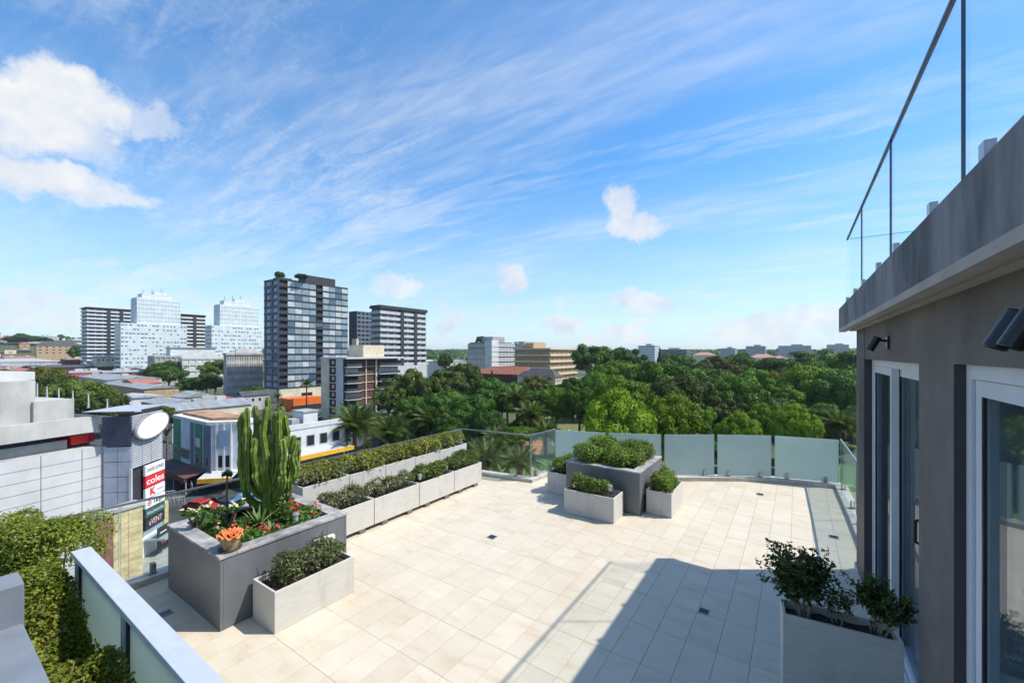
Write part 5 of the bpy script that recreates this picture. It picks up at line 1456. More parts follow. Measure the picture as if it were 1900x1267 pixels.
b.core(B_white, 0.05); b.part('roof_edge', R_grey, (-b.b-0.5, 0.5, -0.5, b.a+0.5, b.h, b.h+0.6))

# ------------------------------------------------------------------ low roofs on the left
def gable(name, label, cpx, d, lpx, rpx, yeave, rise, wallm, roofm, nwin=0, ridge='Y', group=None, over=0.4, winm=None, nf=1):
    b = Bld(name, label, cpx if cpx < 1100 else rpx, d, lpx, rpx, Z(yeave, d), group=group, a=12 if cpx > 1100 else None)
    b.part('wall', wallm, (-b.b, 0, 0, b.a, 0, b.h))
    m = MB(); h, r, o = b.h, rise, over
    if ridge == 'Y':
        P = [(-b.b-o, -o, h+0.01), (o, -o, h+0.01), (o, b.a+o, h+0.01), (-b.b-o, b.a+o, h+0.01), (-b.b/2, -o, h+r), (-b.b/2, b.a+o, h+r)]
        F = [(0, 3, 2, 1), (1, 2, 5, 4), (0, 4, 5, 3), (0, 1, 4), (3, 5, 2)]
    elif ridge == 'X':
        P = [(-b.b-o, -o, h+0.01), (o, -o, h+0.01), (o, b.a+o, h+0.01), (-b.b-o, b.a+o, h+0.01), (-b.b-o, b.a/2, h+r), (o, b.a/2, h+r)]
        F = [(0, 3, 2, 1), (0, 1, 5, 4), (3, 4, 5, 2), (0, 4, 3), (1, 2, 5)]
    else:
        i = min(b.a, b.b)/2; P = [(-b.b-o, -o, h+0.01), (o, -o, h+0.01), (o, b.a+o, h+0.01), (-b.b-o, b.a+o, h+0.01)]
        P += [(-b.b+i, b.a/2, h+r), (-i, b.a/2, h+r)] if b.b > b.a else [(-b.b/2, i, h+r), (-b.b/2, b.a-i, h+r)]
        F = [(0, 3, 2, 1), (0, 1, 5, 4), (1, 2, 5), (2, 3, 4, 5), (3, 0, 4)] if b.b > b.a else [(0, 3, 2, 1), (0, 1, 4), (1, 2, 5, 4), (2, 3, 5), (3, 0, 4, 5)]
    m.v = P; m.f = F; m.build('roof', roofm, b.root)
    if b.a > 14 and ridge != 'H':
        q = random.Random(int(cpx*7+d)); top_ = h+r
        for _ in range(4): x_, y_ = -b.b*q.uniform(0.2, 0.8), b.a*q.uniform(0.1, 0.9); s_ = q.uniform(0.5, 1.3); b.part('roof_unit', q.choice([B_lite, B_grey, B_conc]), (x_-s_, x_+s_, y_-s_, y_+s_*1.5, h+0.02, top_+q.uniform(0.3, 1.1)))
    for f in range(nf):
        fh = b.h/nf if nf > 1 else 0
        for k in range(nwin):
            u = b.a*(k+0.3)/nwin; zt = b.h-0.9-f*3.0
            fr = b.part('window', B_white, (0.0, 0.05, u, u+b.a/nwin*0.45, zt-1.4, zt)); b.part('pane', winm or G_dark, (0.05, 0.07, u+0.12, u+b.a/nwin*0.45-0.12, zt-1.28, zt-0.12), parent=fr)
    return b
gable('red_building', 'bright red two storey building with white windows among the low roofs', 98, 225, 92, 190, 693, 1.2, B_red, R_grey, 6, 'Y', nf=2)
gable('warehouse', 'long white roofed shed at the left edge of the town', 0, 330, -60, 118, 672, 2.0, B_conc, R_white, 0, 'Y')
gable('warehouse', 'long dark roofed shed above the red building', 62, 275, 40, 232, 683, 1.4, B_brick, R_dark, 0, 'Y')
gable('brick_shop_row', 'brick shop row with grey roof right of the red building', 192, 240, 186, 276, 692, 1.3, B_brick, R_grey, 7)
gable('brick_hall', 'brown brick hall with pale sheet roof below the red building', 268, 165, 190, 332, 722, 1.2, B_tan, R_grey, 0, 'X')
gable('white_roof_shed', 'white sheet roofed shed in front of the brick hall', 232, 138, 210, 305, 740, 0.9, B_white, R_white, 0, 'X')
gable('long_grey_shed', 'long grey roofed shed behind the street tree on the left', 200, 200, 110, 300, 705, 1.2, B_conc, R_grey, 0, 'X')
gable('beige_hall', 'long beige walled hall with low grey roof behind the corner shop', 320, 97, 290, 466, 763, 1.4, B_cream, R_grey, 0, 'Y')
gable('white_shed', 'grey roofed shed behind the beige hall', 300, 118, 262, 372, 752, 1.0, B_tan, R_grey, 0, 'X')
gable('brick_flats', 'orange brick flats with dark hipped roof on the left rise', 68, 440, 64, 152, 641, 5, B_tan, R_dark, 7, 'H', nf=3)
gable('cream_house', 'small cream building before the leftmost banded tower', 178, 300, 170, 222, 664, 1.5, B_cream, R_grey, 5)
for i, (c, d, l, r, y, w, rf, lab) in enumerate([
    (8, 400, 0, 66, 664, B_white, R_tile, 'low house with red roof at the far left edge'), (20, 255, -10, 90, 690, B_brick, R_tile, 'red roofed workshop left of the red building'),
    (120, 350, 112, 170, 668, B_brick, R_tile, 'red roofed house before the dark banded tower'), (225, 262, 218, 280, 688, B_conc, R_dark, 'dark roofed shop under the pale blue tower'),
    (160, 300, 150, 235, 676, B_white, R_grey, 'pale shop roof left of the pale blue tower foot'), (-40, 290, -80, 40, 682, B_cream, R_grey, 'cream shed cut by the left picture edge'),
    (250, 185, 225, 300, 712, B_white, R_tile, 'red roofed shop in front of the low office'), (340, 140, 318, 402, 738, B_cream, R_grey, 'cream roofed shop below the grey office block'),
    (-30, 210, -70, 60, 700, B_tan, R_dark, 'brick store behind the concrete roof block'), (395, 125, 380, 455, 748, B_tan, R_tile, 'red roofed shop just behind the beige hall'),
    (450, 150, 440, 500, 735, B_conc, R_dark, 'dark shop roof at the foot of the grey office block')]):
    gable('low_building', lab, c, d, l, r, y, 1.6, w, rf, 4, 'X' if i % 2 else 'Y', 'low roofs of the town')

# rows of small far houses that nothing in the photograph tells apart
def house_proto(wm, rm, L_, Wd_, h_):
    t = thing('suburban_house', 'one of the small far houses in the suburb on the left', 'house', (0, 0, 0), 0, 'far houses of the suburb')
    MB().box(-L_/2, L_/2, -Wd_/2, Wd_/2, -3, h_).build('wall', wm, t)
    m = MB(); o = 0.5; m.v = [(-L_/2-o, -Wd_/2-o, h_), (L_/2+o, -Wd_/2-o, h_), (L_/2+o, Wd_/2+o, h_), (-L_/2-o, Wd_/2+o, h_), (-L_/2+Wd_/2, 0, h_+2.4), (L_/2-Wd_/2, 0, h_+2.4)]
    m.f = [(0, 3, 2, 1), (0, 1, 5, 4), (1, 2, 5), (2, 3, 4, 5), (3, 0, 4)]; m.build('roof', rm, t)
    q = MB()
    for k in range(3): q.box(-L_/2+1+k*L_/3, -L_/2+2.4+k*L_/3, -Wd_/2-0.05, -Wd_/2, 1, 2.3)
    q.box(L_/2, L_/2+0.05, -1, 1, 1, 2.3); stuff(q.build('windows', G_dark, t))
    return t
HP = [house_proto(B_white, R_tile, 14, 9, 3.4), house_proto(B_brick, R_grey, 18, 11, 4.0), house_proto(B_cream, R_dark, 16, 10, 5.5), house_proto(B_conc, R_white, 24, 12, 4.5), house_proto(B_tan, R_tile, 15, 10, 6.0)]
hr = random.Random(12); first = set()
for k in range(110):
    px = hr.uniform(-60, 850) if k % 3 else hr.uniform(-60, 300); d = math.sqrt(hr.uniform(270**2, 950**2)); X, Y = W(px, d); i = hr.randrange(5)
    if i in first: dup(HP[i], (X, Y, terrain(X, Y)), hr.choice((0, R(90)))+hr.uniform(-.1, .1))
    else: first.add(i); HP[i].location = (X, Y, terrain(X, Y)); HP[i].rotation_euler = (0, 0, hr.uniform(0, 1))

# ------------------------------------------------------------------ buildings beyond the park
b = Bld('grey_flats', 'grey and white flats with dark balcony bays beyond the red tiled roof', 912, 265, 868, 955, Z(636, 265))
b.core(B_grey, 0.1); b.grid('L', 2, b.h-6, 6, 8, B_lite, [G_dark, G_mid], pier=0.3, span=0.45, rec=0.4, out=0.2); b.grid('R', 2, b.h, 8, 7, B_lite, [G_dark, G_mid], pier=0.3, span=0.4, rec=0.4, out=0.2)
b.part('upper_storeys', B_black, (-b.b*0.9, -0.4, 0.21, b.a*0.9, b.h-6, b.h+0.5)); b.part('lift_room', B_grey, (-b.b*0.5, -1, b.a*0.1, b.a*0.6, b.h+0.5, b.h+4)); b.part('white_bay', B_white, (-b.b*0.25, 0.6, -0.6, b.a*0.25, 0, b.h+1.6))
b.slabs(B_white, 7, 4, b.h-2, 0.5, 0.8)
b = Bld('tan_flats', 'tan brick flats with pale balcony bands right of the grey flats', 1020, 240, 955, 1068, Z(647, 240))
b.core(B_tan, 0.3); b.grid('L', 2, b.h, 6, 8, B_tan, [G_dark, G_brown], pier=0.35, span=0.45, rec=0.4); b.grid('R', 2, b.h, 6, 6, B_tan, [G_dark, G_brown], pier=0.3, span=0.45, rec=0.4)
b.slabs(B_cream, 6, 2, b.h, 0.9, 1.0); b.part('lift_room', B_tan, (-b.b*0.75, -b.b*0.5, 2, b.a*0.5, b.h, b.h+3.5)); b.part('roof_room', B_grey, (-b.b*0.95, -b.b*0.78, 2, b.a*0.8, b.h, b.h+4.5))
gable('tiled_house', 'long house with red tiled hipped roof in front of the grey flats', 985, 190, 894, 1000, 696, 3.6, B_brick, R_tile, 0, 'H')
gable('tiled_house', 'house with red tiled gable left of the pointed conifer', 905, 205, 876, 925, 697, 3.0, B_brick, R_tile, 0, 'X')
gable('tiled_house', 'cream house with dark hipped roof right of the red tiled roof', 1030, 182, 960, 1045, 700, 3.4, B_cream, R_dark, 5, 'H', nf=2)
gable('low_building', 'low white building at the far end left of the grey flats', 820, 300, 795, 865, 672, 1.0, B_white, R_grey, 5, group='low roofs of the town')
FAR = [(1190, 520, 1184, 1215, 640, B_white, 'white block of flats with glass top on the far skyline'), (1240, 560, 1216, 1274, 647, B_blueg, 'long low grey block beside the pointed conifer on the skyline'),
       (1346, 620, 1338, 1364, 645, B_grey, 'small grey block on the far skyline of the park'), (1392, 600, 1384, 1420, 641, B_grey, 'square grey block in the middle of the far skyline'),
       (1462, 620, 1444, 1505, 640, B_conc, 'wide pale block of flats on the far skyline'), (1545, 700, 1535, 1575, 638, B_conc, 'pale block behind the skyline gum beside the house'),
       (1260, 640, 1255, 1275, 650, B_white, 'low white building near the pointed conifer on the skyline'), (960, 420, 940, 985, 637, B_blueg, 'blue grey block rising behind the tan flats'),
       (100, 600, 95, 130, 648, B_cream, 'cream block low on the left hill'), (1055, 560, 1050, 1075, 648, B_white, 'small white block behind the tan flats')]
for c, d, l, r, y, w, lab in FAR:
    b = Bld('far_block', lab, r if c > 1100 else c, d, l, r, Z(y+1.5, d), group='far blocks on the skyline', a=22 if c > 1000 else None); b.part('wall', w, (-b.b, 0, 0, b.a, 0, b.h)); n = max(2, int(b.h/3.2))
    m = MB()
    for f in range(n):
        m.box(0.0, 0.06, 0.6, b.a-0.6, b.h-(f+1)*3.2+1.0, b.h-(f+1)*3.2+2.5); m.box(-b.b+0.6, -0.6, -0.06, 0.0, b.h-(f+1)*3.2+1.0, b.h-(f+1)*3.2+2.5)
    stuff(m.build('window_bands', G_mid if w is not B_blueg else G_dark, b.root)); b.part('roof_room', B_grey, (-b.b*0.6, -b.b*0.25, b.a*0.2, b.a*0.6, b.h, b.h+2.5)); b.part('roof_edge', B_lite, (-b.b-0.3, 0.3, -0.3, b.a+0.3, b.h, b.h+0.4))
for i, (c, d, l, r, y) in enumerate([(1405, 330, 1388, 1440, 664), (1440, 300, 1425, 1466, 668), (1300, 420, 1285, 1325, 659)]):
    gable('tiled_house', ['house with pink tiled roof in the middle of the park skyline', 'house with pink tiled gable right of its larger neighbour on the skyline', 'house with pink roof hidden among skyline trees'][i], c, d, l, r, y, 3, B_cream, mat('pink_roof_tiles', (0.42, 0.22, 0.17), 0.85, 0.12, 1.0), 3, 'H')

# ------------------------------------------------------------------ orange shop front, van, white shops with yellow awnings
b = Bld('orange_shop', 'orange walled shop front at the foot of the glass tower', 540, 150, 517, 600, Z(741, 150))
b.part('wall', B_orange, (-b.b, 0, 0, b.a, 0, b.h)); b.part('shop_window', G_mid, (0.0, 0.06, b.a*0.06, b.a*0.95, 0.4, 2.8)); b.part('canopy', B_orange, (0.061, 1.6, 0, b.a, 3.0, b.h+0.3))
b = Bld('white_shop', 'white flat roofed shop with roof room right of the cactus', 530, 74, 524, 640, Z(800, 74))
b.part('wall', B_white, (-b.b, 0, 0, b.a, 0, b.h)); b.part('parapet', B_white, (-0.3, 0.12, 0, b.a, b.h+0.002, b.h+0.9)); b.part('roof', R_white, (-b.b+0.3, -0.31, 0.3, b.a-0.3, b.h, b.h+0.05))
b.part('roof_room', B_white, (-6, -2.2, b.a*0.38, b.a*0.62, b.h+0.05, b.h+2.6)); b.part('roof_unit', B_grey, (-4.5, -2.3, b.a*0.2, b.a*0.32, b.h+0.05, b.h+1.5)); b.part('roof_room_cap', B_grey, (-6.2, -2.0, b.a*0.37, b.a*0.63, b.h+2.6, b.h+2.8))
for k in range(4):
    u = b.a*(0.10+0.22*k); fr = b.part('window', B_grey, (0.0, 0.05, u, u+b.a*0.14, b.h-3.4, b.h-1.3)); b.part('pane', G_dark, (0.05, 0.08, u+0.15, u+b.a*0.14-0.15, b.h-3.25, b.h-1.45), parent=fr)
b.part('awning', B_lite, (0.0, 3.0, 0, b.a, 3.55, 3.75)); b.part('awning_fascia', B_yell, (3.001, 3.1, 0, b.a, 3.1, 3.85))
b.part('shop_front', G_dark, (0.0, 0.1, 0.4, b.a-0.4, 0.3, 2.8))

# the corner shop: chamfered corner, painted upper storey, yellow awning
b = Bld('corner_shop', 'white art deco corner shop with green painted bays and a yellow awning', 402, 62, 322, 480, Z(793, 62))
s = 3.2; a_, b_ = b.a, b.b
poly = [(0, s), (0, a_), (-b_, a_), (-b_, 0), (-s, 0)]
MB().prism(poly, 3.6, b.h).build('upper_wall', mat('pale_shop_render', (0.60, 0.66, 0.70), 0.8, 0.06, 0.8), b.root)
MB().prism([(-0.4, s+0.2), (-0.4, a_), (-b_, a_), (-b_, 0.4), (-s-0.2, 0.4)], 0, 3.6).build('ground_floor', G_brown, b.root)
MB().prism([(0.15, s-0.1), (0.15, a_), (-b_, a_), (-b_, -0.15), (-s+0.1, -0.15)], b.h+0.002, b.h+0.5).build('parapet', B_white, b.root)
MB().prism([(-1, s+1), (-1, a_-1), (-b_+1, a_-1), (-b_+1, 1), (-s-1, 1)], b.h+0.5, b.h+0.9).build('roof', mat('rusty_roof', (0.34, 0.20, 0.12), 0.8, 0.2, 0.6), b.root)
fh = b.h-3.6
for k, (u0, u1, mt) in enumerate([(0.30, 0.46, B_green), (0.82, 0.99, B_green), (0.50, 0.56, B_blueg), (0.10, 0.26, B_blueg)]):
    b.fbox(MB(), 'L', b_*u0, b_*u1, 3.7, b.h+0.1, 0.0, 0.12).build('painted_bay', mt, b.root)
for u0, u1 in ((0.34, 0.42), (0.60, 0.70), (0.72, 0.79), (0.86, 0.95), (0.14, 0.2)):
    w = b.fbox(MB(), 'L', b_*u0, b_*u1, 4.7, 6.3, 0.121, 0.16).build('window', B_grey, b.root); b.fbox(MB(), 'L', b_*u0+0.15, b_*u1-0.15, 4.85, 6.15, 0.16, 0.18).build('pane', G_dark, w)
b.fbox(MB(), 'L', b_*0.33, b_*0.43, 7.2, 8.6, 0.121, 0.16).build('sign_board', B_white, b.root)
for k in range(3):
    u = s+0.9+k*(a_-s)/3; w = b.fbox(MB(), 'R', u, u+2.6, 4.6, 6.0, 0, 0.06).build('window', B_grey, b.root)
    b.fbox(MB(), 'R', u+0.12, u+2.48, 4.72, 5.88, 0.06, 0.09).build('pane', G_dark, w); b.fbox(MB(), 'R', u-0.3, u+2.9, 6.9, 7.1, 0, 0.12).build('cornice', B_grey, b.root)
# chamfer details
Mx = Matrix.Translation((-s, 0, 0)) @ Matrix.Rotation(R(45), 4, 'Z'); cl = s*math.sqrt(2)
for u in (0.28, 0.5, 0.72): MB().box(cl*u-0.12, cl*u+0.12, -0.25, 0.02, 3.9, b.h+0.3, Mx).build('pilaster', B_white, b.root)
MB().box(cl*0.36, cl*0.64, -0.32, -0.255, b.h-3.2, b.h-0.8, Mx).build('corner_sign', mat('blue_sign_paint', (0.20, 0.30, 0.42), 0.6, 0.06), b.root)
w = MB().box(cl*0.33, cl*0.45, -0.06, 0.0, 4.4, 6.2, Mx).build('window', G_dark, b.root)
w = MB().box(cl*0.55, cl*0.67, -0.06, 0.0, 4.4, 6.2, Mx).build('window', G_dark, b.root)
def awning(pts, w, zi, zo, mt, name='awning'):
    n = len(pts); m = MB()
    o = strip(pts, 0, 0.001, 0, 1)
    off = []
    for i in range(n):
        ds = []
        for p, q in ((i-1, i), (i, i+1)):
            if p >= 0 and q < n: dx, dy = pts[q][0]-pts[p][0], pts[q][1]-pts[p][1]; l = math.hypot(dx, dy); ds.append((dx/l, dy/l))
        tx, ty = sum(t[0] for t in ds), sum(t[1] for t in ds); l = math.hypot(tx, ty); tx /= l; ty /= l; k = 1/(tx*ds[0][0]+ty*ds[0][1])
        off.append((pts[i][0]+ty*w*k, pts[i][1]-tx*w*k))
    for i in range(n-1): m.quad((*pts[i], zi), (*off[i], zo), (*off[i+1], zo), (*pts[i+1], zi))
    ob = m.build(name, B_lite if mt is B_yell else mt, b.root); ob.modifiers.new('t', 'SOLIDIFY').thickness = 0.12
    for i in range(n-1):
        q = MB().quad((*off[i], zo+0.05), (*off[i], zo-0.62), (*off[i+1], zo-0.62), (*off[i+1], zo+0.05)).build('fascia', mt, ob); q.modifiers.new('t', 'SOLIDIFY').thickness = 0.1
    return off
awning([(-b_*0.62, 0), (-s, 0)], 3.0, 4.0, 3.5, mat('dark_red_awning', (0.14, 0.05, 0.045), 0.8, 0.1))
off = awning([(-s, 0), (0, s)], 3.0, 4.0, 3.5, B_yell); awning([(0, s), (0, a_)], 3.0, 4.0, 3.5, B_yell)
awning([(-b_, 0), (-b_*0.62, 0)], 3.0, 3.9, 3.4, mat('dark_awning', (0.05, 0.045, 0.05), 0.8, 0.1))
for p in ((2.6, s+0.5), (2.6, a_*0.5+1.5), (-s-0.5, -2.6), (-b_*0.5, -2.6)): MB().tube([(p[0], p[1], 0.1), (p[0], p[1], 3.3)], 0.08, 6).build('awning_post', B_lite, b.root)
shop = b

def text_mesh(txt, size, m, bold=0.0):
    cu = bpy.data.curves.new('lettering', 'FONT'); cu.body = txt; cu.size = size; cu.extrude = 0.012; cu.align_x = 'CENTER'; cu.align_y = 'CENTER'; cu.offset = bold
    o = bpy.data.objects.new('lettering', cu); COL.objects.link(o)
    bpy.context.view_layer.update()
    me = bpy.data.meshes.new_from_object(o.evaluated_get(bpy.context.evaluated_depsgraph_get())); bpy.data.objects.remove(o); bpy.data.curves.remove(cu)
    me.materials.clear(); me.materials.append(m); return me
def lettering(txt, size, m, parent, M, bold=0.0, width=None):
    me = text_mesh(txt, size, m, bold)
    if width:
        xs = [v.co.x for v in me.vertices]; k = width/(max(xs)-min(xs)); 
        for v in me.vertices: v.co.x *= k
    o = link('lettering', me, parent); o.matrix_local = M; return o

# ------------------------------------------------------------------ the shopping centre on the left
def headed(vp): return HEAD-math.atan((vp-950)/FPX)          # heading of a line that vanishes at the column vp, counted from +Y
def local_frame(px, d, vp):
    a = headed(vp); return W(px, d), Vector((-math.sin(a), math.cos(a), 0)), a
def reach(O, u, px):
    """how far along u from O the pixel column is met"""
    k = (px-950)/FPX; f = Vector((-_s, _c, 0)); r = Vector((_c, _s, 0)); P = Vector((*O, 0))
    return (P.dot(r)-k*P.dot(f))/(k*u.dot(f)-u.dot(r))
class Rot:
    """thing with its own heading: local +Y runs along the face, +X points out to the street"""
    def __init__(s, name, label, cat, O, ang, zb=GROUND): s.O = O; s.ang = ang; s.zb = zb; s.root = thing(name, label, cat, (*O, zb), ang)
    def part(s, name, mt, *bx, parent=None, bevel=0):
        m = MB()
        for b in bx: m.box(*b)
        return m.build(name, mt, parent or s.root, bevel=bevel)
Dm = 40.8
O, u, ang = local_frame(191, Dm, 1200)
yq = lambda px: reach(O, u, px)
L = -reach(O, u, -90)
mall = Rot('shopping_centre', 'large shopping centre clad in white panels with concrete roof blocks at the left', 'building', O, ang)
zc = Z(826, Dm)-GROUND                                      # top of the white cladding
mall.part('wall', B_conc, (-40, -0.06, -L, 0, 0, zc-0.02))
cols = [0.0, 1.6, 4.4, 8.6, 13.4, 18.4, 23.6]+[23.6+5.2*k for k in range(1, 20)]
nr = 12; ph = zc/nr; pm = {}
for i in range(len(cols)-1):
    y1, y0 = -cols[i], -min(cols[i+1], L)
    if y1 <= -L or y1-y0 < 0.3: break
    for r in range(nr):
        key = round(y1-y0, 2)
        if i in (4, 5) and r in (7, 8): continue
        if key not in pm: pm[key] = MB().box(-0.05, 0.03, y0-y1+0.03, -0.03, 0.025, ph-0.025).mesh('cladding_panel', B_lite)
        link('cladding_panel', pm[key], mall.root, (0, y1, r*ph))
for k in range(10): mall.part('louvre', B_blueg, (-0.04, 0.05, -cols[6]+0.05, -cols[4]-0.05, 7*ph+0.06+k*0.2*ph, 7*ph+0.06+k*0.2*ph+0.11*ph))
zp0, zp1 = Z(822, Dm)-GROUND+0.9, Z(770, Dm)-GROUND
mall.part('recess_back', B_blueg, (-6, -3.0, -L, -1.0, zc, zp0+0.3)); mall.part('recess_floor', B_conc, (-6, -0.1, -L, -0.5, zc-0.018, zc+0.05))
mall.part('red_awning', mat('red_fabric', (0.62, 0.02, 0.015), 0.6, 0.06), (-2.9, -0.9, yq(117)+1, yq(152)+1, zc+0.35, zp0+0.1)); mall.part('red_awning', MATS['red_fabric'], (-2.9, -0.9, yq(164)+0.6, yq(172)+0.6, zc+0.4, zp0+0.1)); mall.part('recess_column', B_blueg, (-2.5, -0.9, yq(153)+1, yq(163)+0.6, zc+0.05, zp0+0.1))
for k in range(5): mall.part('recess_panel', B_grey, (-1.2, -1.0, yq(117)+0.9-(k+1)*5, yq(117)+0.9-k*5-0.15, zc+0.05, zp0-0.2))
pc = [0.4, 7.5, 15.0, 23.0, 31.0, 40.0]
for i in range(5):
    if -pc[i+1] > -L-12: mall.part('parapet_panel', B_conc, (-0.4, 0.15, -min(pc[i+1], L)+0.04, -pc[i]-0.04, zp0+0.35, zp1))
mall.part('parapet_backing', B_grey, (-4, -0.41, -L, -0.6, zp0+0.3, zp1-0.3)); mall.part('roof_deck', R_dark, (-36, -4.01, -L, 6, zp0, zp1-1.4))
mall.part('roof_block', B_conc, (-12, -1.5, yq(36)+1.5, yq(117)+1.5, zp1-1.4, Z(738, Dm)-GROUND)); mall.part('roof_block', B_conc, (-14, -1.8, -L, yq(44)+1.5, zp1-1.4, Z(706, Dm-3)-GROUND)); mall.part('roof_house', B_lite, (-12, -3, -L, yq(28)+2.5, Z(706, Dm-3)-GROUND+0.01, Z(690, Dm-3)-GROUND))
def pole(px, d, ytop, lab):
    X, Y = W(px, d); zb = GROUND+zp1-1.4
    t = thing('roof_lamp_post', lab, 'lamp post', (X, Y, zb), 0, 'lamp posts on the shopping centre roof'); h = Z(ytop, d)-zb
    MB().tube([(0, 0, 0), (0, 0, h)], [0.10, 0.07], 8).build('post', B_lite, t); MB().box(-0.12, 0.12, -0.12, 0.12, 0.0, 0.25).build('foot', B_grey, t); MB().box(-0.1, 0.1, -0.1, 0.1, h, h+0.15).build('lamp_head', B_grey, t)
for i, (x, y) in enumerate([(52, 709), (69, 713), (87, 719), (109, 722), (135, 727), (164, 733), (199, 742)]):
    pole(x, 62-i*1.0, y, 'white roof lamp post, %s from the left of the seven on the shopping centre' % ['first', 'second', 'third', 'fourth', 'fifth', 'sixth', 'last'][i])

# podium: pink granite and sandstone
O2, u2, ang2 = local_frame(265, 38.5, 1240)
L2 = -reach(O2, u2, 178); Lp = -reach(O2, u2, 210)
pod = Rot('stone_podium', 'street podium faced in pink granite and yellow sandstone below the sign tower', 'building', O2, ang2)
zt = Z(936, 38.5)-GROUND
M_sand = mat('yellow_sandstone', (0.55, 0.43, 0.24), 0.85, 0.14, 0.9, 0.2, 20, stretch=(1, 1, 2)); M_gran = mat('pink_granite', (0.26, 0.11, 0.10), 0.35, 0.10, 1.5)
pod.part('wall', B_conc, (-1.4, -0.06, -L2, 0, 0, zt))
nrow = 12
for cset, mt, y0, y1, ncol, nr2 in (('sandstone_slab', M_sand, -Lp, 0, 2, 12), ('granite_slab', M_gran, -L2, -Lp, 2, 4)):
    w = (y1-y0)/ncol; hh = zt/nr2; me = MB().box(-0.05, 0.02, 0.012, w-0.012, 0.012, hh-0.012).mesh(cset, mt)
    for i in range(ncol):
        for r in range(nr2): link(cset, me, pod.root, (0, y0+i*w, r*hh))
pod.part('coping', B_conc, (-1.4, 0.15, -L2-0.1, 0.15, zt+0.001, zt+0.25))

# sign tower
O3, u3, ang3 = local_frame(243, 41.0, 826)
TW = reach(O3, u3, 300)
tw = Rot('sign_tower', 'louvred sign tower with oval board and a stack of store signs', 'tower', O3, ang3)
v3 = Vector((-u3.y, u3.x, 0)); TL = reach(O3, v3, 192)
def tz(y, d=42.5): return Z(y, d)-GROUND
M_met = mat('blue_grey_metal_panel', (0.36, 0.39, 0.45), 0.45, 0.08, 0.6); M_lou = mat('navy_louvre', (0.045, 0.06, 0.10), 0.5, 0.08)
tw.part('tower_core', B_black, (-TL+0.15, -0.15, 0.15, TW-0.15, 0, tz(770)))
for c in range(2):
    for r in range(4):
        z0 = tz(930)+r*(tz(822)-tz(930))/4; z1 = z0+(tz(822)-tz(930))/4
        MB().box(-TL*(c+1)/2+0.02, -TL*c/2-0.02, 0.0, 0.14, z0+0.03, z1-0.03).build('metal_panel', M_met, tw.root)
MB().box(-TL, 0, 0.0, 0.148, 0, tz(930)).build('base_panel', M_met, tw.root)
for k in range(14):
    z = tz(820)+k*(tz(768)-tz(820))/14; MB().box(-TL-0.1, 0.05, -0.08, 0.14, z, z+0.16).build('louvre_blade', M_lou, tw.root)
for k in range(28):
    z = tz(862)+k*(tz(766)-tz(862))/28; MB().box(-0.14, 0.08, 0.05, TW, z, z+0.09).build('louvre_blade', mat('pale_louvre', (0.55, 0.57, 0.60), 0.4, 0.04), tw.root)
for y in (0.33, 0.62): MB().box(0.081, 0.13, TW*y-0.04, TW*y+0.04, tz(862), tz(766)).build('mullion', M_met, tw.root)
MB().box(-0.149, 0.06, -0.05, 0.12, 0, tz(862)).build('corner_post', B_lite, tw.root)
MB().box(-TL-1.2, 0.4, -0.8, TW+0.2, tz(758), tz(757)).build('roof_canopy', M_met, tw.root)
# oval board
m = MB(); ov = []; n = 40; cy, cz = TW*0.52, tz(791); ry, rz_ = TW*0.55, 1.25
for sc, x in ((1.0, 0.35), (1.0, 0.55), (0.93, 0.56)):
    for k in range(n):
        t = 2*math.pi*k/n; yy, zz = math.cos(t)*ry*sc, math.sin(t)*rz_*sc; m.v.append((x, cy+yy, cz+zz+0.30*yy/ry))
for i in range(2):
    for k in range(n): m.f.append((i*n+k, i*n+(k+1) % n, (i+1)*n+(k+1) % n, (i+1)*n+k))
m.f.append(tuple(range(n-1, -1, -1))); ovo = m.build('oval_frame', mat('oval_frame_metal', (0.30, 0.29, 0.33), 0.4, 0.05), tw.root)
m = MB()
for k in range(n): t = 2*math.pi*k/n; yy, zz = math.cos(t)*ry*0.93, math.sin(t)*rz_*0.93; m.v.append((0.565, cy+yy, cz+zz+0.30*yy/ry))
m.f.append(tuple(range(n))); m.build('oval_board', mat('white_board', (0.74, 0.74, 0.76), 0.5, 0.04), ovo)
# stack of store signs, on the right part of the face
y0s, y1s = reach(O3, u3, 264), TW
S_white = mat('sign_white', (0.76, 0.76, 0.76), 0.5, 0.02); S_red = mat('sign_red', (0.62, 0.025, 0.03), 0.5, 0.02); S_dark = mat('sign_dark_green', (0.045, 0.09, 0.08), 0.5, 0.03); S_blk = mat('sign_black', (0.03, 0.03, 0.035), 0.5, 0.03)
T_blk = mat('letter_black', (0.03, 0.03, 0.03), 0.6, 0.01); T_wht = mat('letter_white', (0.78, 0.78, 0.78), 0.6, 0.01); T_red = mat('letter_red', (0.62, 0.02, 0.02), 0.6, 0.01); T_pink = mat('letter_pale_pink', (0.75, 0.50, 0.48), 0.6, 0.01); T_grn = mat('letter_pale_green', (0.45, 0.60, 0.55), 0.6, 0.01)
SG = [(853, 872, S_white, 'DAVID JONES', T_blk, 0.55), (872.7, 893, S_red, 'coles', T_wht, 0.95), (894, 912, S_white, 'kmart', T_red, 0.5), (913, 930, S_white, 'Target', T_blk, 0.62), (931, 947, S_dark, 'Woolworths', T_grn, 0.52), (948, 966, S_blk, 'eVENT', T_pink, 0.85)]
dS = 45.0
Wd = y1s-y0s; yc = (y0s+y1s)/2
FM = Matrix(((0, 0, 1, 0), (1, 0, 0, 0), (0, 1, 0, 0), (0, 0, 0, 1)))       # text x -> along the face, text y -> up, text normal -> out
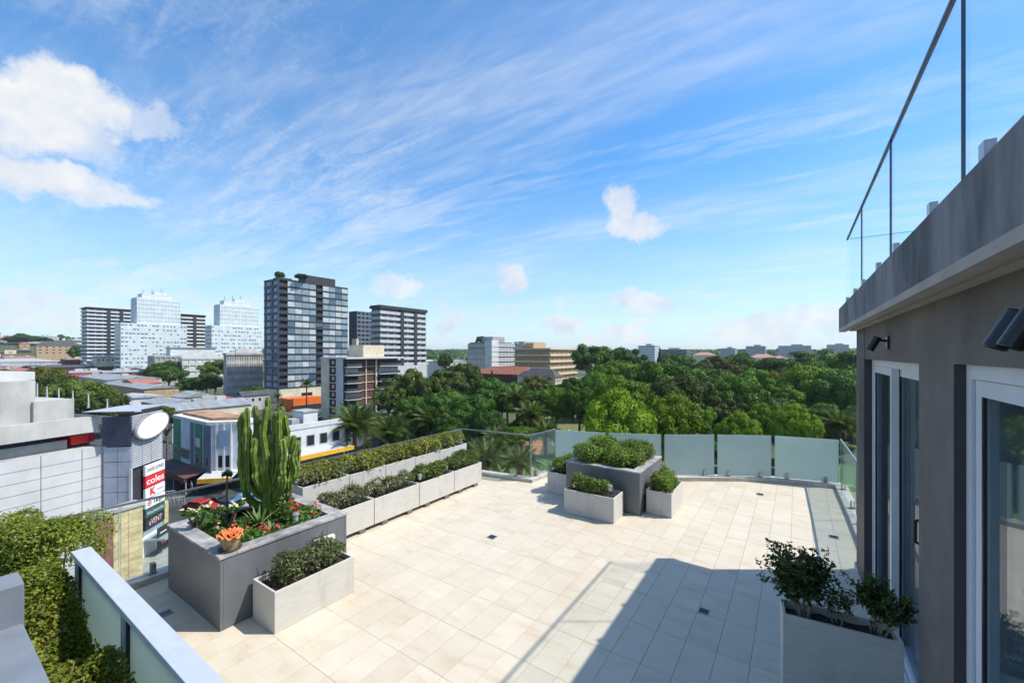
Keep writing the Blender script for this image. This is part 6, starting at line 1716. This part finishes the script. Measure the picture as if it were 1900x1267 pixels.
for ya, yb, mt, txt, tm, sz in SG:
    z1, z0 = tz(ya, dS), tz(yb, dS)
    p = MB().box(0.10, 0.30, y0s, y1s, z0+0.03, z1-0.03).build('sign_panel', mt, tw.root)
    zc_ = (z0+z1)/2
    if txt == 'Target':
        lettering(txt, sz, tm, p, Matrix.Translation((0.305, yc+Wd*0.16, zc_)) @ FM, 0.01, Wd*0.56)
        for r0, r1 in ((0.20, 0.30), (0.0, 0.11)):
            q = MB(); n = 24
            for k in range(n): q.v += [(0.312, yc-Wd*0.31+math.cos(2*math.pi*k/n)*r, zc_+math.sin(2*math.pi*k/n)*r) for r in (r0, r1)]
            q.f = [(2*k, 2*k+1, (2*k+3) % (2*n), (2*k+2) % (2*n)) for k in range(n)]; q.build('ring_mark', T_red, p)
    elif txt == 'kmart':
        lettering('K', 1.0, T_red, p, Matrix.Translation((0.305, yc-Wd*0.16, zc_)) @ FM, 0.05, Wd*0.30)
        lettering('kmart', 0.28, mat('letter_blue', (0.05, 0.10, 0.35), 0.6, 0.01), p, Matrix.Translation((0.305, yc+Wd*0.26, zc_)) @ FM, 0.0, Wd*0.36)
    else: lettering(txt, sz, tm, p, Matrix.Translation((0.305, yc, zc_)) @ FM, 0.006 if txt == 'coles' else 0.0, Wd*(0.88 if txt != 'eVENT' else 0.66))
# canopy, glazing and street poster below the signs
tw.part('glass_canopy', mat('canopy_metal', (0.30, 0.34, 0.35), 0.4, 0.06), (0.31, 2.2, y0s-0.2, y1s+0.6, tz(985, dS), tz(985, dS)+0.2))
for i in range(3):
    for r in range(3):
        w = Wd/3; hz = (tz(990, dS)-tz(1042, dS))/3; MB().box(0.11, 0.18, y0s+i*w+0.05, y0s+(i+1)*w-0.05, tz(1042, dS)+r*hz+0.05, tz(1042, dS)+(r+1)*hz-0.05).build('window_pane', G_dark, tw.root)
tw.part('glazing_frame', M_met, (0.0, 0.109, y0s, y1s, 0, tz(968, dS))); tw.part('sandstone_edge', M_sand, (-0.5, 0.25, y1s, y1s+0.7, 0, tz(935, dS)))
for k, (yy, zz, c) in enumerate([(0.2, 0.8, 'a'), (0.32, 1.6, 'b'), (0.42, 0.9, 'a'), (0.55, 1.3, 'b'), (0.66, 0.7, 'a')]):
    pass
tw.part('poster_wall', S_white, (0.111, 0.2, y0s-2.4, y1s, 0.13, 2.2))
pz = Rot('street_poster', 'black street poster with a pink mark beside the shopping centre door', 'poster', W(301, 43.5), ang3); pz.part('poster_board', S_blk, (0, 0.1, -0.8, 0.8, 0.6, 3.0)); pz.part('pink_mark', mat('pink_print', (0.70, 0.10, 0.25), 0.5, 0.03), (0.101, 0.112, -0.35, 0.3, 1.2, 1.9)); pz.part('text_line', T_wht, (0.101, 0.11, -0.5, 0.5, 2.35, 2.45)); pz.part('poster_leg', M_met, (0.02, 0.08, -0.05, 0.05, 0.14, 0.6))
for i, (x, y) in enumerate([(238, 41.3), (255, 45)]):
    P = W(x, y); t = thing('bollard', ['stone capped bollard at the kerb below the sandstone podium', 'stone capped bollard nearer the street poster'][i], 'bollard', (*P, GROUND+0.14), 0.3, 'bollards at the kerb'); MB().lathe([(0.22, 0), (0.22, 1.05), (0.0, 1.05)], seg=14).build('post', B_black, t); MB().lathe([(0.25, 1.051), (0.25, 1.2), (0.0, 1.22)], seg=14).build('cap', B_conc, t)

# ------------------------------------------------------------------ white tent in the park, vehicles, people, benches
t = thing('marquee', 'white peaked marquee on the lawn beyond the balustrade', 'tent', (*W(1056, 84), GROUND), 0.4)
m = MB(); h0, h1, r = 2.6, 5.6, 4.6
pr = [(r*(1-q)**1.6 if q < 1 else 0.02, h0+(h1-h0)*q) for q in (0, 0.15, 0.35, 0.6, 0.85, 1)]
m.lathe([(rr_+0.05, z) for rr_, z in pr], seg=4); m.build('canopy', mat('white_tent_cloth', (0.78, 0.78, 0.76), 0.7, 0.04), t)
for k in range(4): MB().tube([(r*math.cos(k*math.pi/2), r*math.sin(k*math.pi/2), 0), (r*math.cos(k*math.pi/2), r*math.sin(k*math.pi/2), h0)], 0.06, 6).build('pole', B_lite, t)
def car(label, P, rz, col, van=False, z=G1z):
    t = thing('parked_car' if not van else 'delivery_van', label, 'car' if not van else 'van', (*P, z), rz, 'vehicles in the street')
    cm = mat('car_paint_'+col[0], col[1], 0.25, 0.03)
    H = 1.0 if not van else 2.1; top = 1.45 if not van else 2.2
    side = [(-2.1, 0.35), (-2.1, 0.85), (-1.5, 0.95), (-0.9, top), (0.8, top), (1.4, 0.98), (2.1, 0.9), (2.15, 0.35)] if not van else [(-2.4, 0.35), (-2.4, top), (1.2, top), (1.9, 1.25), (2.4, 1.05), (2.4, 0.35)]
    m = MB(); n = len(side)
    m.v = [(x, -0.85, z_) for x, z_ in side]+[(x, 0.85, z_) for x, z_ in side]; m.f = [tuple(range(n)), tuple(range(2*n-1, n-1, -1))]+[(i, i+n, (i+1) % n+n, (i+1) % n) for i in range(n)]
    m.build('body', cm, t, bevel=0.06)
    for s in (-1, 1):
        if not van: MB().prism([(-0.95, 0), (0.95, 0), (0.7, 0), (-0.75, 0)][:2]+[(0.95, 0.01), (-0.95, 0.01)], 1.0, 1.36).build('side_window', G_dark, t).location = (0, s*0.85+(-0.005), 0)
        for x in (-1.35, 1.4):
            w = MB(); w.tube([(x, s*0.70, 0.33), (x, s*0.88, 0.33)], 0.33, 14); w.build('wheel', R_dark, t)
    MB().box(1.0 if not van else 1.5, 1.3 if not van else 1.7, -0.7, 0.7, 1.05 if not van else 1.3, 1.3 if not van else 1.9).build('windscreen', G_dark, t)
car('blue delivery van parked before the orange shop front', W(573, 138), R(60), ('blue', (0.06, 0.14, 0.42)), True)
car('white car parked beside the blue van', W(588, 134), R(60), ('white', (0.7, 0.7, 0.7)))
car('blue and white car half hidden behind the cactus planter', W(460, 58), R(85), ('lightblue', (0.12, 0.25, 0.55)))
car('dark car waiting at the crossing left of the cactus planter', W(395, 57), R(40), ('black', (0.03, 0.03, 0.035)))
car('red car turning out of the side street', W(372, 55.5), R(20), ('red', (0.4, 0.03, 0.03)))
car('silver car standing further up the street behind the cactus', W(500, 62), R(88), ('silver', (0.5, 0.5, 0.52)))
def person(label, P, rz, top, leg, z):
    t = thing('person', label, 'person', (*P, z), rz, 'people outside the corner shop')
    V = [(0, 0, 0.92), (0, 0, 1.15), (0, 0, 1.40), (0, 0, 1.52), (0, 0, 1.66), (0, 0.20, 1.38), (0.02, 0.25, 1.10), (0.08, 0.24, 0.86), (0, -0.20, 1.38), (-0.02, -0.25, 1.10), (0.04, -0.24, 0.86), (0.02, 0.10, 0.84), (0.06, 0.10, 0.46), (0.02, 0.11, 0.06), (0.02, -0.10, 0.84), (-0.04, -0.10, 0.46), (-0.10, -0.11, 0.06)]
    E_ = [(0, 1), (1, 2), (2, 3), (3, 4), (2, 5), (5, 6), (6, 7), (2, 8), (8, 9), (9, 10), (0, 11), (11, 12), (12, 13), (0, 14), (14, 15), (15, 16)]
    rad = [0.14, 0.13, 0.14, 0.055, 0.10, 0.06, 0.045, 0.035, 0.06, 0.045, 0.035, 0.09, 0.065, 0.05, 0.09, 0.065, 0.05]
    me = bpy.data.meshes.new('person'); me.from_pydata(V, E_, []); me.materials.append(top); o = link('body', me, t)
    o.modifiers.new('skin', 'SKIN'); o.modifiers.new('sub', 'SUBSURF').levels = 1
    for i, sv in enumerate(me.skin_vertices[0].data): sv.radius = (rad[i], rad[i]); sv.use_root = i == 0
    MB().lathe([(0.0, 1.79), (0.07, 1.78), (0.11, 1.72), (0.115, 1.66), (0.09, 1.62)], seg=10).build('hair', R_dark, t)
cl_ = [mat('maroon_shirt', (0.25, 0.03, 0.05), 0.9, 0.1), mat('grey_shirt', (0.3, 0.3, 0.32), 0.9, 0.1), mat('navy_shirt', (0.03, 0.05, 0.14), 0.9, 0.1), mat('white_shirt', (0.6, 0.6, 0.6), 0.9, 0.1)]
for i, (x, d, c, lab) in enumerate([(349, 64, 0, 'person in maroon at the left of the group under the yellow awning'), (355, 62.5, 1, 'person in grey in the middle of the group under the yellow awning'), (361, 63.5, 2, 'person in navy beside a person in maroon under the awning'), (366, 62, 0, 'person in maroon at the right of the group under the yellow awning'), (338, 66, 3, 'person in white walking towards the side street')]):
    person(lab, W(x, d), i*1.7, cl_[c], cl_[2], G1z)
# white railing at the mouth of the side street
for i in range(3):
    t = thing('street_railing', ['white street railing nearest the sign tower', 'white street railing in the middle of three at the side street', 'white street railing nearest the corner shop'][i], 'railing', (*W(306+i*9, 60-i*1.2), G1z), R(70), 'white railings at the side street')
    MB().tube([(-1.1, 0, 0), (-1.1, 0, 1.0), (1.1, 0, 1.0), (1.1, 0, 0)], 0.04, 6).build('hoop', B_white, t)
    for k in range(5): MB().tube([(-0.8+k*0.4, 0, 0), (-0.8+k*0.4, 0, 0.98)], 0.02, 5).build('bar', B_white, t)
# street lamp in front of the corner shop
t = thing('street_lamp', 'grey street lamp with curved arm in front of the corner shop', 'lamp post', (*W(455, 56), G1z), 0)
MB().tube([(0, 0, 0), (0, 0, 4.2), (-0.2, -0.1, 4.7), (-0.9, -0.5, 4.95), (-1.6, -0.9, 4.9)], [0.09, 0.07, 0.05, 0.04, 0.035], 8).build('pole', B_lite, t); MB().box(-2.0, -1.5, -1.15, -0.75, 4.8, 4.95).build('lamp_head', B_lite, t, bevel=0.04)

# ------------------------------------------------------------------ air
HZ = 5600
hz = MB().box(-HZ, HZ, -HZ, HZ, GROUND-1.5, 70).build('haze', None)
hm = bpy.data.materials.new('thin_haze'); hm.use_nodes = True; g = NT(hm.node_tree); g.n.clear()
o_ = g.add('ShaderNodeOutputMaterial'); pv = g.add('ShaderNodeVolumePrincipled', ins={'Color': (0.80, 0.88, 1.0, 1), 'Density': HAZE, 'Anisotropy': 0.2}); g.l.new(pv.outputs[0], o_.inputs['Volume'])
hz.data.materials.append(hm); tag(hz, 'thin pale blue haze over the distant town and park', 'haze'); stuff(hz)
